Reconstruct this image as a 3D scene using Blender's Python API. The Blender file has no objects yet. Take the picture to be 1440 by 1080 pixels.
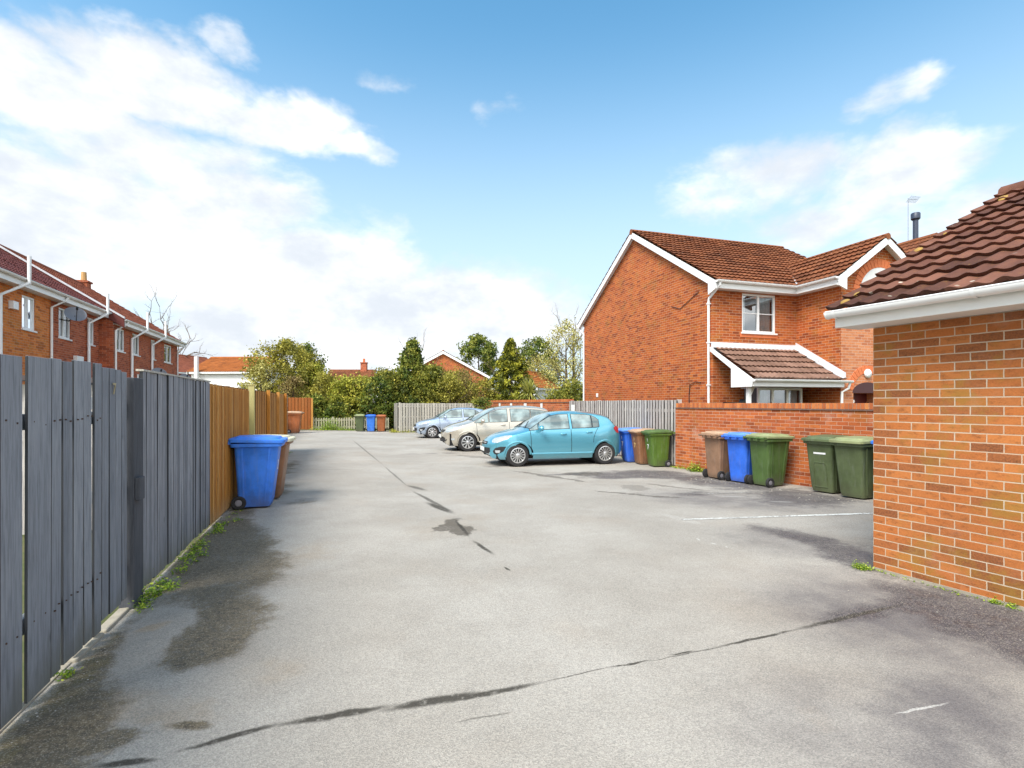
import bpy, math, random
import numpy as np
from mathutils import Vector, Matrix
random.seed(7); RNG = np.random.default_rng(7)
C = bpy.context.scene.collection
PI = math.pi; R = math.radians

# ---------------------------------------------------------------- camera, world, sun, exposure
sc = bpy.context.scene
cam_d = bpy.data.cameras.new('camera'); cam = bpy.data.objects.new('camera', cam_d); C.objects.link(cam)
cam.location = (0, 0, 1.6); cam.rotation_euler = (R(90), 0, 0)
cam_d.sensor_width = 36; cam_d.lens = 19.0; cam_d.shift_y = 0.01875
cam_d.clip_start = 0.05; cam_d.clip_end = 3000
sc.camera = cam
sc.view_settings.view_transform = 'Standard'; sc.view_settings.look = 'None'
sc.view_settings.exposure = 1.05; sc.view_settings.gamma = 1.0
try: sc.cycles.use_denoising = True
except Exception: pass
SUN_AZ = R(216)      # compass bearing of the sun, clockwise from +Y: behind the camera on its left
SUN_EL = R(52)
sd = bpy.data.lights.new('sun', 'SUN'); sd.energy = 2.5; sd.angle = R(26); sd.color = (1.0, 0.95, 0.87)
sun = bpy.data.objects.new('sun', sd); C.objects.link(sun)
sv = Vector((math.sin(SUN_AZ)*math.cos(SUN_EL), math.cos(SUN_AZ)*math.cos(SUN_EL), math.sin(SUN_EL)))
sun.rotation_euler = sv.to_track_quat('Z', 'Y').to_euler(); sun.location = (0, 0, 40)

class NT:
    """small node-tree helper: values or sockets may be given as inputs"""
    def __init__(s, nt): s.t = nt; nt.nodes.clear()
    def n(s, kind, *ins, out=0, **kw):
        nd = s.t.nodes.new(kind)
        named = {}
        for k, v in kw.items():
            if k.startswith('i_'): named[k[2:].replace('_', ' ')] = v
            else: setattr(nd, k, v)
        for i, v in enumerate(ins):
            if v is not None: s.set(nd.inputs[i], v)
        for k, v in named.items(): s.set(nd.inputs[k], v)
        s.last = nd
        return nd.outputs[out] if len(nd.outputs) else None
    def set(s, sock, v):
        if isinstance(v, bpy.types.NodeSocket): s.t.links.new(v, sock)
        else:
            if sock.type == 'RGBA' and len(v) == 3: v = (*v, 1)
            sock.default_value = v
    def m(s, op, *a, clamp=False): return s.n('ShaderNodeMath', *a, operation=op, use_clamp=clamp)
    def vm(s, op, *a, out=0): return s.n('ShaderNodeVectorMath', *a, operation=op, out=out)
    def mix(s, f, a, b, blend='MIX'):
        nd = s.t.nodes.new('ShaderNodeMix'); nd.data_type = 'RGBA'; nd.blend_type = blend
        s.set(nd.inputs[0], f); s.set(nd.inputs[6], a); s.set(nd.inputs[7], b)
        return nd.outputs[2]
    def mr(s, v, a, b, c=0.0, d=1.0, smooth=True):
        nd = s.t.nodes.new('ShaderNodeMapRange'); nd.clamp = True
        if smooth: nd.interpolation_type = 'SMOOTHSTEP'
        for i, x in enumerate((v, a, b, c, d)): s.set(nd.inputs[i], x)
        return nd.outputs[0]
    def noise(s, vec, scale, detail=4, rough=0.55, out=0, dist=0.0):
        return s.n('ShaderNodeTexNoise', out=out, i_Vector=vec, i_Scale=scale, i_Detail=detail, i_Roughness=rough, i_Distortion=dist)
    def ramp(s, v, stops, interp='LINEAR'):
        nd = s.t.nodes.new('ShaderNodeValToRGB'); nd.color_ramp.interpolation = interp
        cr = nd.color_ramp
        while len(cr.elements) < len(stops): cr.elements.new(0.5)
        for e, (p, c) in zip(cr.elements, stops): e.position = p; e.color = (*c, 1)
        s.set(nd.inputs[0], v); return nd.outputs[0]

# world: physical sky with procedural clouds in azimuth / elevation
w = bpy.data.worlds.new('World'); sc.world = w; w.use_nodes = True
T = NT(w.node_tree)
sky = T.n('ShaderNodeTexSky', sky_type='NISHITA', sun_disc=False, sun_elevation=SUN_EL, sun_rotation=SUN_AZ,
          air_density=1.0, dust_density=0.6, ozone_density=1.6)
d = T.n('ShaderNodeTexCoord', out=0)
sx = T.n('ShaderNodeSeparateXYZ', d); sep = T.last
az = T.m('ARCTAN2', sep.outputs[0], sep.outputs[1]); el = T.m('ARCSINE', sep.outputs[2])
ae = T.n('ShaderNodeCombineXYZ', az, el, 0.0)
st = T.n('ShaderNodeCombineXYZ', az, T.m('MULTIPLY', el, 1.7), 0.0)
n1 = T.noise(st, 4.4, 9, 0.60, dist=0.25); n2 = T.noise(st, 11.0, 6, 0.6)
wob = T.vm('ADD', ae, T.vm('MULTIPLY', T.vm('SUBTRACT', T.noise(st, 4.0, 5, 0.6, out=1), (0.5, 0.5, 0.5)), (0.20, 0.11, 0)))
def AE(u, v):
    a = math.atan((u-720)/760.0); return a, math.atan((567-v)/760.0*math.cos(a))
clouds = [  # picture-derived sky positions turned into azimuth/elevation once: centre, half sizes, weight
    (215, 105, 200, 85, 1.15), (230, 215, 260, 90, 0.85), (60, 120, 200, 90, 1.0), (390, 170, 170, 60, 0.85), (505, 205, 80, 32, 0.7), (520, 100, 60, 26, 0.45), (330, 60, 90, 40, .6),
    (150, 330, 360, 150, 1.3), (420, 420, 260, 150, 1.3), (640, 450, 260, 105, 1.1), (330, 280, 170, 90, 0.9),
    (1245, 130, 125, 58, 0.80), (1100, 245, 250, 75, 0.72), (1250, 240, 210, 80, 0.9), (1180, 300, 230, 60, .7), (1330, 330, 240, 70, 0.75), (700, 160, 60, 36, 0.28),
    (-500, 250, 600, 300, 1.1), (2300, 150, 700, 300, 0.6)]
tot = None
for (u, v, ru, rv, wt) in clouds:
    a, e = AE(u, v); a2, _ = AE(u+ru, v); _, e2 = AE(u, v-rv)
    mp = T.n('ShaderNodeMapping', wob, vector_type='TEXTURE', i_Location=(a, e, 0), i_Scale=(max(abs(a2-a), .05), max(abs(e2-e), .03), 1))
    k = T.m('MULTIPLY', T.mr(T.vm('LENGTH', mp, out=1), 1.25, 0.25), wt)
    tot = k if tot is None else T.m('MAXIMUM', tot, k)
dens = T.m('ADD', tot, T.m('MULTIPLY', T.m('SUBTRACT', n1, 0.5), 1.7))
dens = T.mr(T.m('ADD', dens, T.m('MULTIPLY', T.m('SUBTRACT', n2, 0.5), 0.5)), 0.28, 0.90)
back = T.mr(sep.outputs[1], 0.15, -0.4, 0.0, 0.9)   # unseen broken cloud behind the viewer, thickened for soft fill light
dens = T.m('MAXIMUM', dens, T.m('MULTIPLY', back, T.mr(n1, 0.35, 0.6)))
hz = T.mr(el, 0.66, 0.04, 0.0, 0.92)                       # pale milky sky low down
shade = T.mr(T.noise(st, 5.0, 6, 0.6), 0.35, 0.68, 0.0, 1.0)
ccol = T.mix(shade, (4.0, 4.3, 4.7), (6.0, 6.1, 6.2))
ccol = T.mix(T.mr(sep.outputs[1], 0.1, -0.7), ccol, (14.0, 13.6, 13.0))      # unseen clouds behind the camera, brightened to add fill
blue = T.mix(1.0, sky, (0.80, 1.33, 1.32), 'MULTIPLY')
blue = T.mix(hz, blue, (4.1, 4.7, 5.25))
col = T.mix(dens, blue, ccol)
bg = T.n('ShaderNodeBackground', col, 0.1)
T.n('ShaderNodeOutputWorld', bg)

# ---------------------------------------------------------------- helpers
CA, SA = math.cos(R(18)), math.sin(R(18))
def A(l, s): return (l*CA - s*SA, l*SA + s*CA)                      # yard frame (across, along) -> world
def gz(x, y):                                                       # the yard falls 10 cm towards the parking bays
    def S(t): t = max(0.0, min(1.0, t)); return t*t*(3-2*t)
    return -0.10*S((y-6.0)/7.0)*S((x+.325*y+1.0)/4.0)
def G(u, v):                                                        # where a sight line meets the ground
    z = 0.0
    for _ in range(6):
        y = (1.6-z)*760.0/(v-567.0); x = (u-720)*y/760.0; z = gz(x, y)
    return x, y
def U(x, y): return x

def tag(o, label=None, cat=None, group=None, kind=None):
    if label: o['label'] = label
    if cat: o['category'] = cat
    if group: o['group'] = group
    if kind: o['kind'] = kind
    return o
def thing(name, label, cat, loc=(0, 0, 0), rotz=0.0, group=None):
    o = bpy.data.objects.new(name, None); C.objects.link(o); o.empty_display_size = 0.3
    o.location = loc; o.rotation_euler = (0, 0, rotz)
    return tag(o, label, cat, group)
def dup(root, loc, rotz, label=None, group=None):
    r = root.copy(); C.objects.link(r); r.location = loc; r.rotation_euler = (0, 0, rotz)
    if label: r['label'] = label
    if group: r['group'] = group
    for ch in list(root.children):
        c = ch.copy(); C.objects.link(c); c.parent = r
        for g in list(ch.children):
            e = g.copy(); C.objects.link(e); e.parent = c
    return r

class MB:
    def __init__(s): s.V = []; s.F = []; s.RN = []; s.r = 0.5; s.M = None
    def add(s, vs, fs, r=None):
        o = len(s.V)
        if s.M is not None: vs = [s.M @ Vector(v) for v in vs]
        s.V.extend([tuple(v) for v in vs]); s.F.extend([tuple(i+o for i in f) for f in fs])
        s.RN.extend([s.r if r is None else r]*len(fs)); return s
    def box(s, x0, x1, y0, y1, z0, z1):
        return s.add([(x0,y0,z0),(x1,y0,z0),(x1,y1,z0),(x0,y1,z0),(x0,y0,z1),(x1,y0,z1),(x1,y1,z1),(x0,y1,z1)],
                     [(0,3,2,1),(4,5,6,7),(0,1,5,4),(1,2,6,5),(2,3,7,6),(3,0,4,7)])
    def prism(s, poly, f, a, b):
        """poly: 2-D outline, f(p, q, t) -> 3-D point; extruded from t=a to t=b"""
        n = len(poly); vs = [f(p, q, a) for p, q in poly] + [f(p, q, b) for p, q in poly]
        fs = [tuple(range(n))[::-1], tuple(range(n, 2*n))] + [(i, (i+1) % n, n+(i+1) % n, n+i) for i in range(n)]
        return s.add(vs, fs)
    def tube(s, pts, r, n=8, caps=True):
        pts = [Vector(p) for p in pts]; rs = r if isinstance(r, (list, tuple)) else [r]*len(pts)
        vs = []; prev = None
        for i, p in enumerate(pts):
            t = (pts[min(i+1, len(pts)-1)] - pts[max(i-1, 0)]).normalized()
            a = Vector((0, 0, 1)) if prev is None else prev
            if abs(t.dot(a)) > .95: a = Vector((1, 0, 0)) if abs(t.x) < .9 else Vector((0, 1, 0))
            x = t.cross(a).normalized(); y = x.cross(t).normalized(); prev = y
            for k in range(n):
                q = 2*PI*k/n; vs.append(p + (x*math.cos(q) + y*math.sin(q))*rs[i])
        fs = [(i*n+k, i*n+(k+1) % n, (i+1)*n+(k+1) % n, (i+1)*n+k) for i in range(len(pts)-1) for k in range(n)]
        if caps: fs += [tuple(range(n))[::-1], tuple(range((len(pts)-1)*n, len(pts)*n))]
        return s.add(vs, fs)
    def lathe(s, prof, n, f):
        """prof: (radius, t); f(x, y, t) -> point"""
        vs = [f(r*math.cos(2*PI*k/n), r*math.sin(2*PI*k/n), t) for r, t in prof for k in range(n)]
        fs = [(i*n+k, i*n+(k+1) % n, (i+1)*n+(k+1) % n, (i+1)*n+k) for i in range(len(prof)-1) for k in range(n)]
        return s.add(vs, fs)
    def grid(s, rows, r=None):
        """rows of points -> quads"""
        n = len(rows[0]); vs = [p for row in rows for p in row]
        return s.add(vs, [(i*n+j, i*n+j+1, (i+1)*n+j+1, (i+1)*n+j) for i in range(len(rows)-1) for j in range(n-1)], r)
    def build(s, name, m, parent=None, smooth=False, bevel=0.0, fix=True):
        me = bpy.data.meshes.new(name); me.from_pydata(s.V, [], s.F); me.update()
        if fix and len(s.F) < 30000:
            import bmesh
            b = bmesh.new(); b.from_mesh(me); bmesh.ops.recalc_face_normals(b, faces=b.faces); b.to_mesh(me); b.free(); me.update()
        at = me.attributes.new('rnd', 'FLOAT', 'FACE'); at.data.foreach_set('value', s.RN)
        uv = me.uv_layers.new(name='uv'); buf = np.zeros(len(me.loops)*2)
        V = s.V
        for p in me.polygons:
            nx, ny, nz = p.normal
            if abs(nz) > .75: tx, ty, flat = 1, 0, True
            else:
                h = math.hypot(nx, ny) or 1; tx, ty, flat = -ny/h, nx/h, False
                if tx + ty*.3 < 0: tx, ty = -tx, -ty
            for li in p.loop_indices:
                v = me.vertices[me.loops[li].vertex_index].co
                if flat: buf[2*li], buf[2*li+1] = v.x, v.y
                else: buf[2*li], buf[2*li+1] = v.x*tx + v.y*ty, v.z
        uv.data.foreach_set('uv', buf)
        if smooth:
            me.polygons.foreach_set('use_smooth', [True]*len(me.polygons))
            if smooth != True:
                try: me.set_sharp_from_angle(angle=R(smooth))
                except Exception: pass
        o = bpy.data.objects.new(name, me); C.objects.link(o); o.parent = parent
        me.materials.append(m)
        if bevel:
            bv = o.modifiers.new('bevel', 'BEVEL'); bv.width = bevel; bv.segments = 2; bv.limit_method = 'ANGLE'
        return o

# ---------------------------------------------------------------- materials
MATS = {}
def newmat(name):
    m = bpy.data.materials.new(name); m.use_nodes = True; MATS[name] = m
    return m, NT(m.node_tree)
def finish(T, col, rough=0.8, metal=0.0, bump=None, bstr=0.3, bdist=0.01, spec=0.5, coat=0.0, sub=None):
    kw = {}
    b = T.t.nodes.new('ShaderNodeBsdfPrincipled')
    T.set(b.inputs['Base Color'], col); T.set(b.inputs['Roughness'], rough); T.set(b.inputs['Metallic'], metal)
    T.set(b.inputs['Specular IOR Level'], spec)
    if coat: b.inputs['Coat Weight'].default_value = coat; b.inputs['Coat Roughness'].default_value = 0.04
    if bump is not None:
        bn = T.n('ShaderNodeBump', i_Strength=bstr, i_Distance=bdist, i_Height=bump); T.t.links.new(bn, b.inputs['Normal'])
    T.n('ShaderNodeOutputMaterial', b.outputs[0])
    return b
def plain(name, col, rough=0.5, metal=0.0, spec=0.5, coat=0.0, var=0.12, scale=6.0, bstr=0.0):
    m, T = newmat(name)
    p = T.n('ShaderNodeTexCoord', out=3)
    n = T.noise(p, scale, 5, 0.6)
    c = T.mix(n, tuple(x*(1-var) for x in col), tuple(min(1, x*(1+var)) for x in col))
    finish(T, c, rough, metal, n if bstr else None, bstr, 0.01, spec, coat)
    return m
def brick(name, cols, mortar, moss=0.0, pale=0.0):
    m, T = newmat(name)
    uv = T.n('ShaderNodeTexCoord', out=2)
    jit = T.vm('ADD', uv, T.vm('MULTIPLY', T.vm('SUBTRACT', T.noise(uv, 9.0, 3, 0.6, out=1), (0.5, 0.5, 0.5)), (0.010, 0.006, 0)))
    T.n('ShaderNodeTexBrick', jit, i_Color1=(0, 0, 0), i_Color2=(1, 1, 1), i_Mortar=(0.5, 0.5, 0.5), i_Scale=1.0,
        i_Mortar_Size=0.0054, i_Mortar_Smooth=0.25, i_Bias=0.0, i_Brick_Width=0.225, i_Row_Height=0.075)
    bk = T.last
    id_ = T.m('MULTIPLY', bk.outputs[0], 1.0)
    k = len(cols)
    c = T.ramp(id_, [(i/(k-1), x) for i, x in enumerate(cols)])
    n = T.noise(T.vm('MULTIPLY', uv, (1, 2.2, 1)), 9.0, 6, 0.75); n2 = T.noise(uv, 1.1, 4, 0.6); n3 = T.noise(uv, 70.0, 3, 0.6)
    c = T.mix(T.m('MULTIPLY', T.mr(n, 0.48, 0.68), 0.55), c, tuple(x*.55 for x in cols[0]))
    c = T.mix(T.m('MULTIPLY', T.mr(n3, 0.35, 0.7), 0.25), c, tuple(min(1, x*1.5) for x in cols[-1]))
    c = T.mix(T.m('MULTIPLY', T.mr(n2, 0.35, 0.7), 0.25), c, tuple(x*.62 for x in cols[1]))
    if moss:
        c = T.mix(T.m('MULTIPLY', T.mr(T.noise(uv, 2.2, 5, 0.65), 0.5, 0.66), moss), c, (0.30, 0.17, 0.03))
    mo = T.mix(T.noise(uv, 25.0, 3), tuple(x*.7 for x in mortar), mortar)
    mf = T.mr(T.noise(uv, 2.0, 4, 0.6), 0.25, 0.75, 0.55, 1.0)
    c = T.mix(T.m('MULTIPLY', bk.outputs[1], mf), c, mo)
    if pale:
        c = T.mix(T.m('MULTIPLY', T.mr(T.noise(uv, 1.6, 6, 0.7), 0.54, 0.78), pale), c, (0.50, 0.40, 0.34))
    h = T.m('ADD', T.m('MULTIPLY', T.m('SUBTRACT', 1.0, bk.outputs[1]), 1.0), T.m('MULTIPLY', n3, 0.25))
    finish(T, c, 0.88, 0, h, 0.55, 0.006, 0.25)
    return m
def rnd(T): return T.n('ShaderNodeAttribute', attribute_name='rnd', out=2)
def tile(name, cols, lichen=(0.45, 0.25, 0.03), amt=0.5, spot=0.5):
    m, T = newmat(name)
    p = T.n('ShaderNodeTexCoord', out=3)
    c = T.ramp(rnd(T), [(i/(len(cols)-1), x) for i, x in enumerate(cols)])
    n = T.noise(p, 3.0, 6, 0.65); n2 = T.noise(p, 30.0, 4, 0.6)
    c = T.mix(T.m('MULTIPLY', T.mr(n, 0.4, 0.75), 0.5), c, tuple(x*.45 for x in cols[0]))
    c = T.mix(T.m('MULTIPLY', T.mr(n2, 0.55, 0.75), amt*.5), c, lichen)
    v = T.n('ShaderNodeTexVoronoi', p, i_Scale=5.5, i_Randomness=1.0)
    sp = T.m('MULTIPLY', T.mr(T.m('ADD', v, T.m('MULTIPLY', n2, .15)), 0.20, 0.15), T.mr(T.noise(p, 1.4, 3), 0.42, 0.55))
    c = T.mix(T.m('MULTIPLY', sp, spot), c, (0.62, 0.58, 0.48))
    finish(T, c, 0.85, 0, n2, 0.4, 0.006, 0.25)
    return m
def wood(name, stops, fleck=(0.3, 0.3, 0.3), grain=0.6, knots=0.3, foot=None):
    m, T = newmat(name)
    p = T.n('ShaderNodeTexCoord', out=3); r = rnd(T)
    pp = T.vm('ADD', p, T.n('ShaderNodeCombineXYZ', T.m('MULTIPLY', r, 37.0), T.m('MULTIPLY', r, 11.0), T.m('MULTIPLY', r, 23.0)))
    st = T.vm('MULTIPLY', pp, (1.0, 1.0, 0.06))
    g = T.noise(st, 60.0, 6, 0.7, dist=0.6); g2 = T.noise(T.vm('MULTIPLY', pp, (1, 1, 0.25)), 5.0, 5, 0.65)
    c = T.ramp(r, [(i/(len(stops)-1), x) for i, x in enumerate(stops)])
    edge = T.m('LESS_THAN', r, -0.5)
    c = T.mix(T.m('MULTIPLY', T.mr(g, 0.38, 0.7), grain), c, tuple(x*.5 for x in stops[0]))
    c = T.mix(T.m('MULTIPLY', T.mr(g2, 0.42, 0.72), 0.4), c, fleck)
    v = T.n('ShaderNodeTexVoronoi', T.vm('MULTIPLY', pp, (1, 1, 0.6)), i_Scale=4.0, i_Randomness=1.0)
    c = T.mix(T.m('MULTIPLY', T.mr(v, 0.10, 0.05), knots), c, tuple(x*.3 for x in stops[0]))
    if foot:
        z = T.n('ShaderNodeSeparateXYZ', p); zz = T.last.outputs[2]
        f = T.mr(T.m('ADD', zz, T.m('MULTIPLY', g2, 0.5)), 0.55, 0.22)
        c = T.mix(T.m('MULTIPLY', f, 0.75), c, foot)
    c = T.mix(T.m('MULTIPLY', edge, 0.92), c, tuple(x*.13 for x in stops[0]))  # shade of the gaps put into the colour of the board edges
    finish(T, c, 0.8, 0, g, 0.5, 0.004, 0.3)
    return m
def leafmat(name, a, b, c_, dark=None):
    m, T = newmat(name)
    col = T.ramp(rnd(T), [(0, dark or tuple(x*.4 for x in a)), (0.35, a), (0.7, b), (1, c_)])
    bs = T.t.nodes.new('ShaderNodeBsdfPrincipled'); T.set(bs.inputs['Base Color'], col); bs.inputs['Roughness'].default_value = .6
    bs.inputs['Specular IOR Level'].default_value = .3
    tr = T.n('ShaderNodeBsdfTranslucent', col)
    mx = T.n('ShaderNodeMixShader', 0.3, bs.outputs[0], tr)
    T.n('ShaderNodeOutputMaterial', mx)
    return m
def glassy(name, col=(0.03, 0.045, 0.05), rough=0.04):
    m, T = newmat(name)
    p = T.n('ShaderNodeTexCoord', out=3)
    n = T.noise(p, 2.3, 3, 0.5)
    c = T.mix(T.mr(n, 0.35, 0.65), col, tuple(min(1, x*2.6+.02) for x in col))
    finish(T, c, rough, 0, T.noise(p, 1.2, 2), 0.06, 0.05, 0.9)
    return m

M_brick_garage = brick('garage_brick', [(0.17,0.062,0.028), (0.31,0.105,0.036), (0.47,0.168,0.048), (0.37,0.120,0.036), (0.44,0.142,0.038)], (0.60,0.50,0.38), moss=0.6, pale=0.2)
M_brick_wall = brick('garden_wall_brick', [(0.20,0.045,0.018), (0.36,0.085,0.026), (0.52,0.15,0.04), (0.38,0.085,0.028), (0.46,0.13,0.04)], (0.56,0.42,0.32), moss=0.2, pale=0.5)
M_brick_house = brick('house_brick', [(0.17,0.034,0.014), (0.33,0.070,0.018), (0.50,0.135,0.028), (0.37,0.080,0.02), (0.44,0.110,0.025)], (0.60,0.42,0.28), moss=0.25)
M_brick_lit = brick('lit_house_brick', [(0.38,0.12,0.055), (0.54,0.20,0.09), (0.62,0.26,0.12), (0.5,0.17,0.07)], (0.62,0.48,0.38))  # house brick in a paler copy, sunlight on the wing front painted in
M_brick_orange = brick('orange_brick', [(0.32,0.085,0.022), (0.58,0.165,0.035), (0.70,0.24,0.055), (0.62,0.18,0.04)], (0.58,0.40,0.28), moss=0.3)
M_brick_red = brick('red_brick', [(0.20,0.045,0.022), (0.38,0.085,0.035), (0.52,0.14,0.055), (0.34,0.075,0.032)], (0.50,0.34,0.25), pale=0.15)
M_soldier = plain('soldier_brick', (0.50,0.13,0.04), 0.85, var=0.35, scale=9, bstr=0.3)
M_arch = plain('rubbed_brick', (0.62,0.17,0.06), 0.85, var=0.25, scale=12)
M_creasing = plain('creasing_tile', (0.16,0.10,0.08), 0.9, var=0.5, scale=14)
M_tile_garage = tile('garage_tiles', [(0.075,0.030,0.020), (0.135,0.055,0.036), (0.20,0.085,0.055), (0.11,0.043,0.029)], amt=0.35, spot=0.8)
M_tile_house = tile('house_tiles', [(0.11,0.037,0.018), (0.18,0.060,0.026), (0.25,0.088,0.038), (0.15,0.050,0.022), (0.22,0.070,0.028)], lichen=(0.38,0.20,0.04), amt=0.8, spot=0.3)
M_tile_porch = tile('porch_tiles', [(0.15,0.082,0.058), (0.20,0.112,0.082), (0.26,0.15,0.112)], amt=0.5, spot=0.4)
M_tile_dark = tile('maroon_tiles', [(0.10,0.035,0.035), (0.15,0.045,0.04), (0.19,0.06,0.055)], amt=0.2, spot=0.3)
M_tile_row = tile('terrace_tiles', [(0.22,0.065,0.035), (0.28,0.085,0.045), (0.20,0.06,0.035)], lichen=(0.3,0.18,0.05), amt=0.5, spot=0.3)
M_tile_orange = tile('orange_tiles', [(0.32,0.095,0.02), (0.38,0.12,0.028), (0.26,0.08,0.02)], lichen=(0.4,0.25,0.05), amt=0.4, spot=0.1)
M_lichen = plain('lichen', (0.33,0.20,0.05), 0.95, var=0.4, scale=20)
M_upvc = plain('white_upvc', (0.80,0.80,0.79), 0.35, var=0.05, scale=4)
M_upvc_dirty = plain('grimy_upvc', (0.76,0.75,0.71), 0.45, var=0.10, scale=3)
M_lead = plain('lead_flashing', (0.58,0.59,0.62), 0.5, var=0.25, scale=8)
M_render = plain('white_render', (0.78,0.77,0.76), 0.9, var=0.06, scale=2)
M_glass = glassy('window_glass'); M_carglass = glassy('car_glass', (0.11,0.145,0.145), 0.03)
M_curtain = plain('net_curtain', (0.62,0.64,0.66), 0.9, var=0.15, scale=16)
M_black = plain('black_plastic', (0.02,0.02,0.022), 0.5)
M_rubber = plain('rubber', (0.022,0.021,0.022), 0.85, var=0.3, scale=20)
M_well = plain('wheel_well', (0.010,0.010,0.011), 0.95)
M_rim = plain('alloy', (0.62,0.62,0.62), 0.28, metal=0.7, var=0.05)
M_chrome = plain('chrome', (0.75,0.75,0.75), 0.12, metal=1.0, var=0.03)
M_lamp = plain('lamp_lens', (0.42,0.45,0.47), 0.06, spec=0.9, coat=1.0, var=0.55, scale=14)
M_redlens = plain('red_lens', (0.42,0.015,0.02), 0.12, coat=0.6, var=0.2)
M_plate = plain('plate', (0.80,0.80,0.76), 0.4, var=0.04)
M_dish = plain('dish_grey', (0.20,0.21,0.24), 0.6)
M_bark = plain('bark', (0.12,0.085,0.055), 0.95, var=0.4, scale=8, bstr=0.5)
M_twig = plain('twig', (0.16,0.12,0.085), 0.95, var=0.3, scale=8)
M_grey_wood = wood('grey_painted_wood', [(0.175,0.192,0.218), (0.245,0.264,0.292), (0.30,0.32,0.348), (0.205,0.222,0.250)], fleck=(0.40,0.42,0.44), grain=0.6, knots=0.5, foot=(0.15,0.15,0.12))
M_grey_wood2 = wood('grey_stained_wood', [(0.185,0.194,0.214), (0.255,0.262,0.284), (0.34,0.345,0.362), (0.215,0.222,0.244)], fleck=(0.42,0.42,0.435), grain=0.65, knots=0.4, foot=(0.19,0.18,0.14))
M_post = wood('dark_grey_post', [(0.070,0.075,0.088), (0.085,0.09,0.10)], fleck=(0.13,0.13,0.14), grain=0.6, knots=0.2)
M_orange_wood = wood('golden_wood', [(0.34,0.125,0.018), (0.56,0.25,0.045), (0.66,0.35,0.10), (0.44,0.165,0.022), (0.60,0.27,0.05)], fleck=(0.34,0.16,0.04), grain=0.6, knots=0.5, foot=(0.40,0.26,0.13))
M_red_wood = wood('red_brown_wood', [(0.36,0.11,0.025), (0.42,0.14,0.035), (0.30,0.09,0.02)], fleck=(0.30,0.14,0.05), grain=0.5)
M_green_post = wood('treated_post', [(0.46,0.40,0.15), (0.5,0.44,0.18)], fleck=(0.55,0.5,0.3), grain=0.3)
M_old_wood = wood('weathered_wood', [(0.365, 0.338, 0.284), (0.486, 0.459, 0.392), (0.608, 0.567, 0.486), (0.419, 0.392, 0.351)], fleck=(0.297, 0.284, 0.270), grain=0.6, knots=0.2)
M_silver_wood = wood('silvered_wood', [(0.348, 0.304, 0.283), (0.493, 0.450, 0.420), (0.638, 0.594, 0.551), (0.392, 0.355, 0.341)], fleck=(0.261, 0.239, 0.232), grain=0.7, knots=0.2)
M_pale_wood = wood('pale_wood', [(0.42,0.39,0.28), (0.50,0.46,0.33)], fleck=(0.35,0.36,0.22), grain=0.5)
M_felt = plain('roof_felt', (0.10,0.075,0.07), 0.95, var=0.4, scale=9)
M_conc = plain('concrete', (0.31,0.275,0.215), 0.95, var=0.4, scale=12, bstr=0.4)
M_line = None
def bincol(name, c):
    m, T = newmat(name); p = T.n('ShaderNodeTexCoord', out=3)
    n = T.noise(p, 3.0, 6, .65); s = T.noise(T.vm('MULTIPLY', p, (1, 1, .12)), 22.0, 5, .7); f = T.noise(p, 60.0, 4, .7)
    z = T.n('ShaderNodeSeparateXYZ', p); z = T.last.outputs[2]
    col = T.mix(T.mr(n, .3, .7), tuple(x*.80 for x in c), tuple(min(1, x*1.18) for x in c))
    grey = tuple(.5*x+.13 for x in c)
    col = T.mix(T.m('MULTIPLY', T.mr(s, .48, .72), .38), col, grey)                       # chalky run marks
    col = T.mix(T.m('MULTIPLY', T.mr(f, .60, .75), .30), col, grey)                        # scuffs
    col = T.mix(T.m('MULTIPLY', T.mr(T.m('ADD', z, T.m('MULTIPLY', n, .5)), .55, .22), .5), col, (0.10, 0.085, 0.06))   # road splash
    finish(T, col, T.mr(n, .3, .7, .38, .62), 0, f, .12, .004, .4); return m
M_blue = bincol('blue_plastic', (0.045,0.21,0.78)); M_blue2 = bincol('bright_blue_plastic', (0.03,0.14,0.66))
M_green = bincol('green_plastic', (0.072,0.125,0.032)); M_green2 = bincol('dull_green_plastic', (0.098,0.128,0.056)); M_green3 = bincol('mid_green_plastic', (0.085,0.155,0.022))
M_brown = bincol('brown_plastic', (0.25,0.115,0.055)); M_brown2 = bincol('dull_brown_plastic', (0.27,0.155,0.095)); M_rust = bincol('rust_plastic', (0.36,0.11,0.035))
M_green_lid = bincol('faded_green_lid', (0.26,0.29,0.14)); M_brown_lid = bincol('faded_brown_lid', (0.42,0.27,0.17)); M_blue_lid = bincol('faded_blue_lid', (0.10,0.24,0.62)); M_cream_lid = bincol('cream_lid', (0.62,0.58,0.40))
M_white_paint = plain('white_digits', (0.75,0.75,0.75), 0.6); M_gold = plain('gold_digits', (0.70,0.50,0.22), 0.6)

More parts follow.
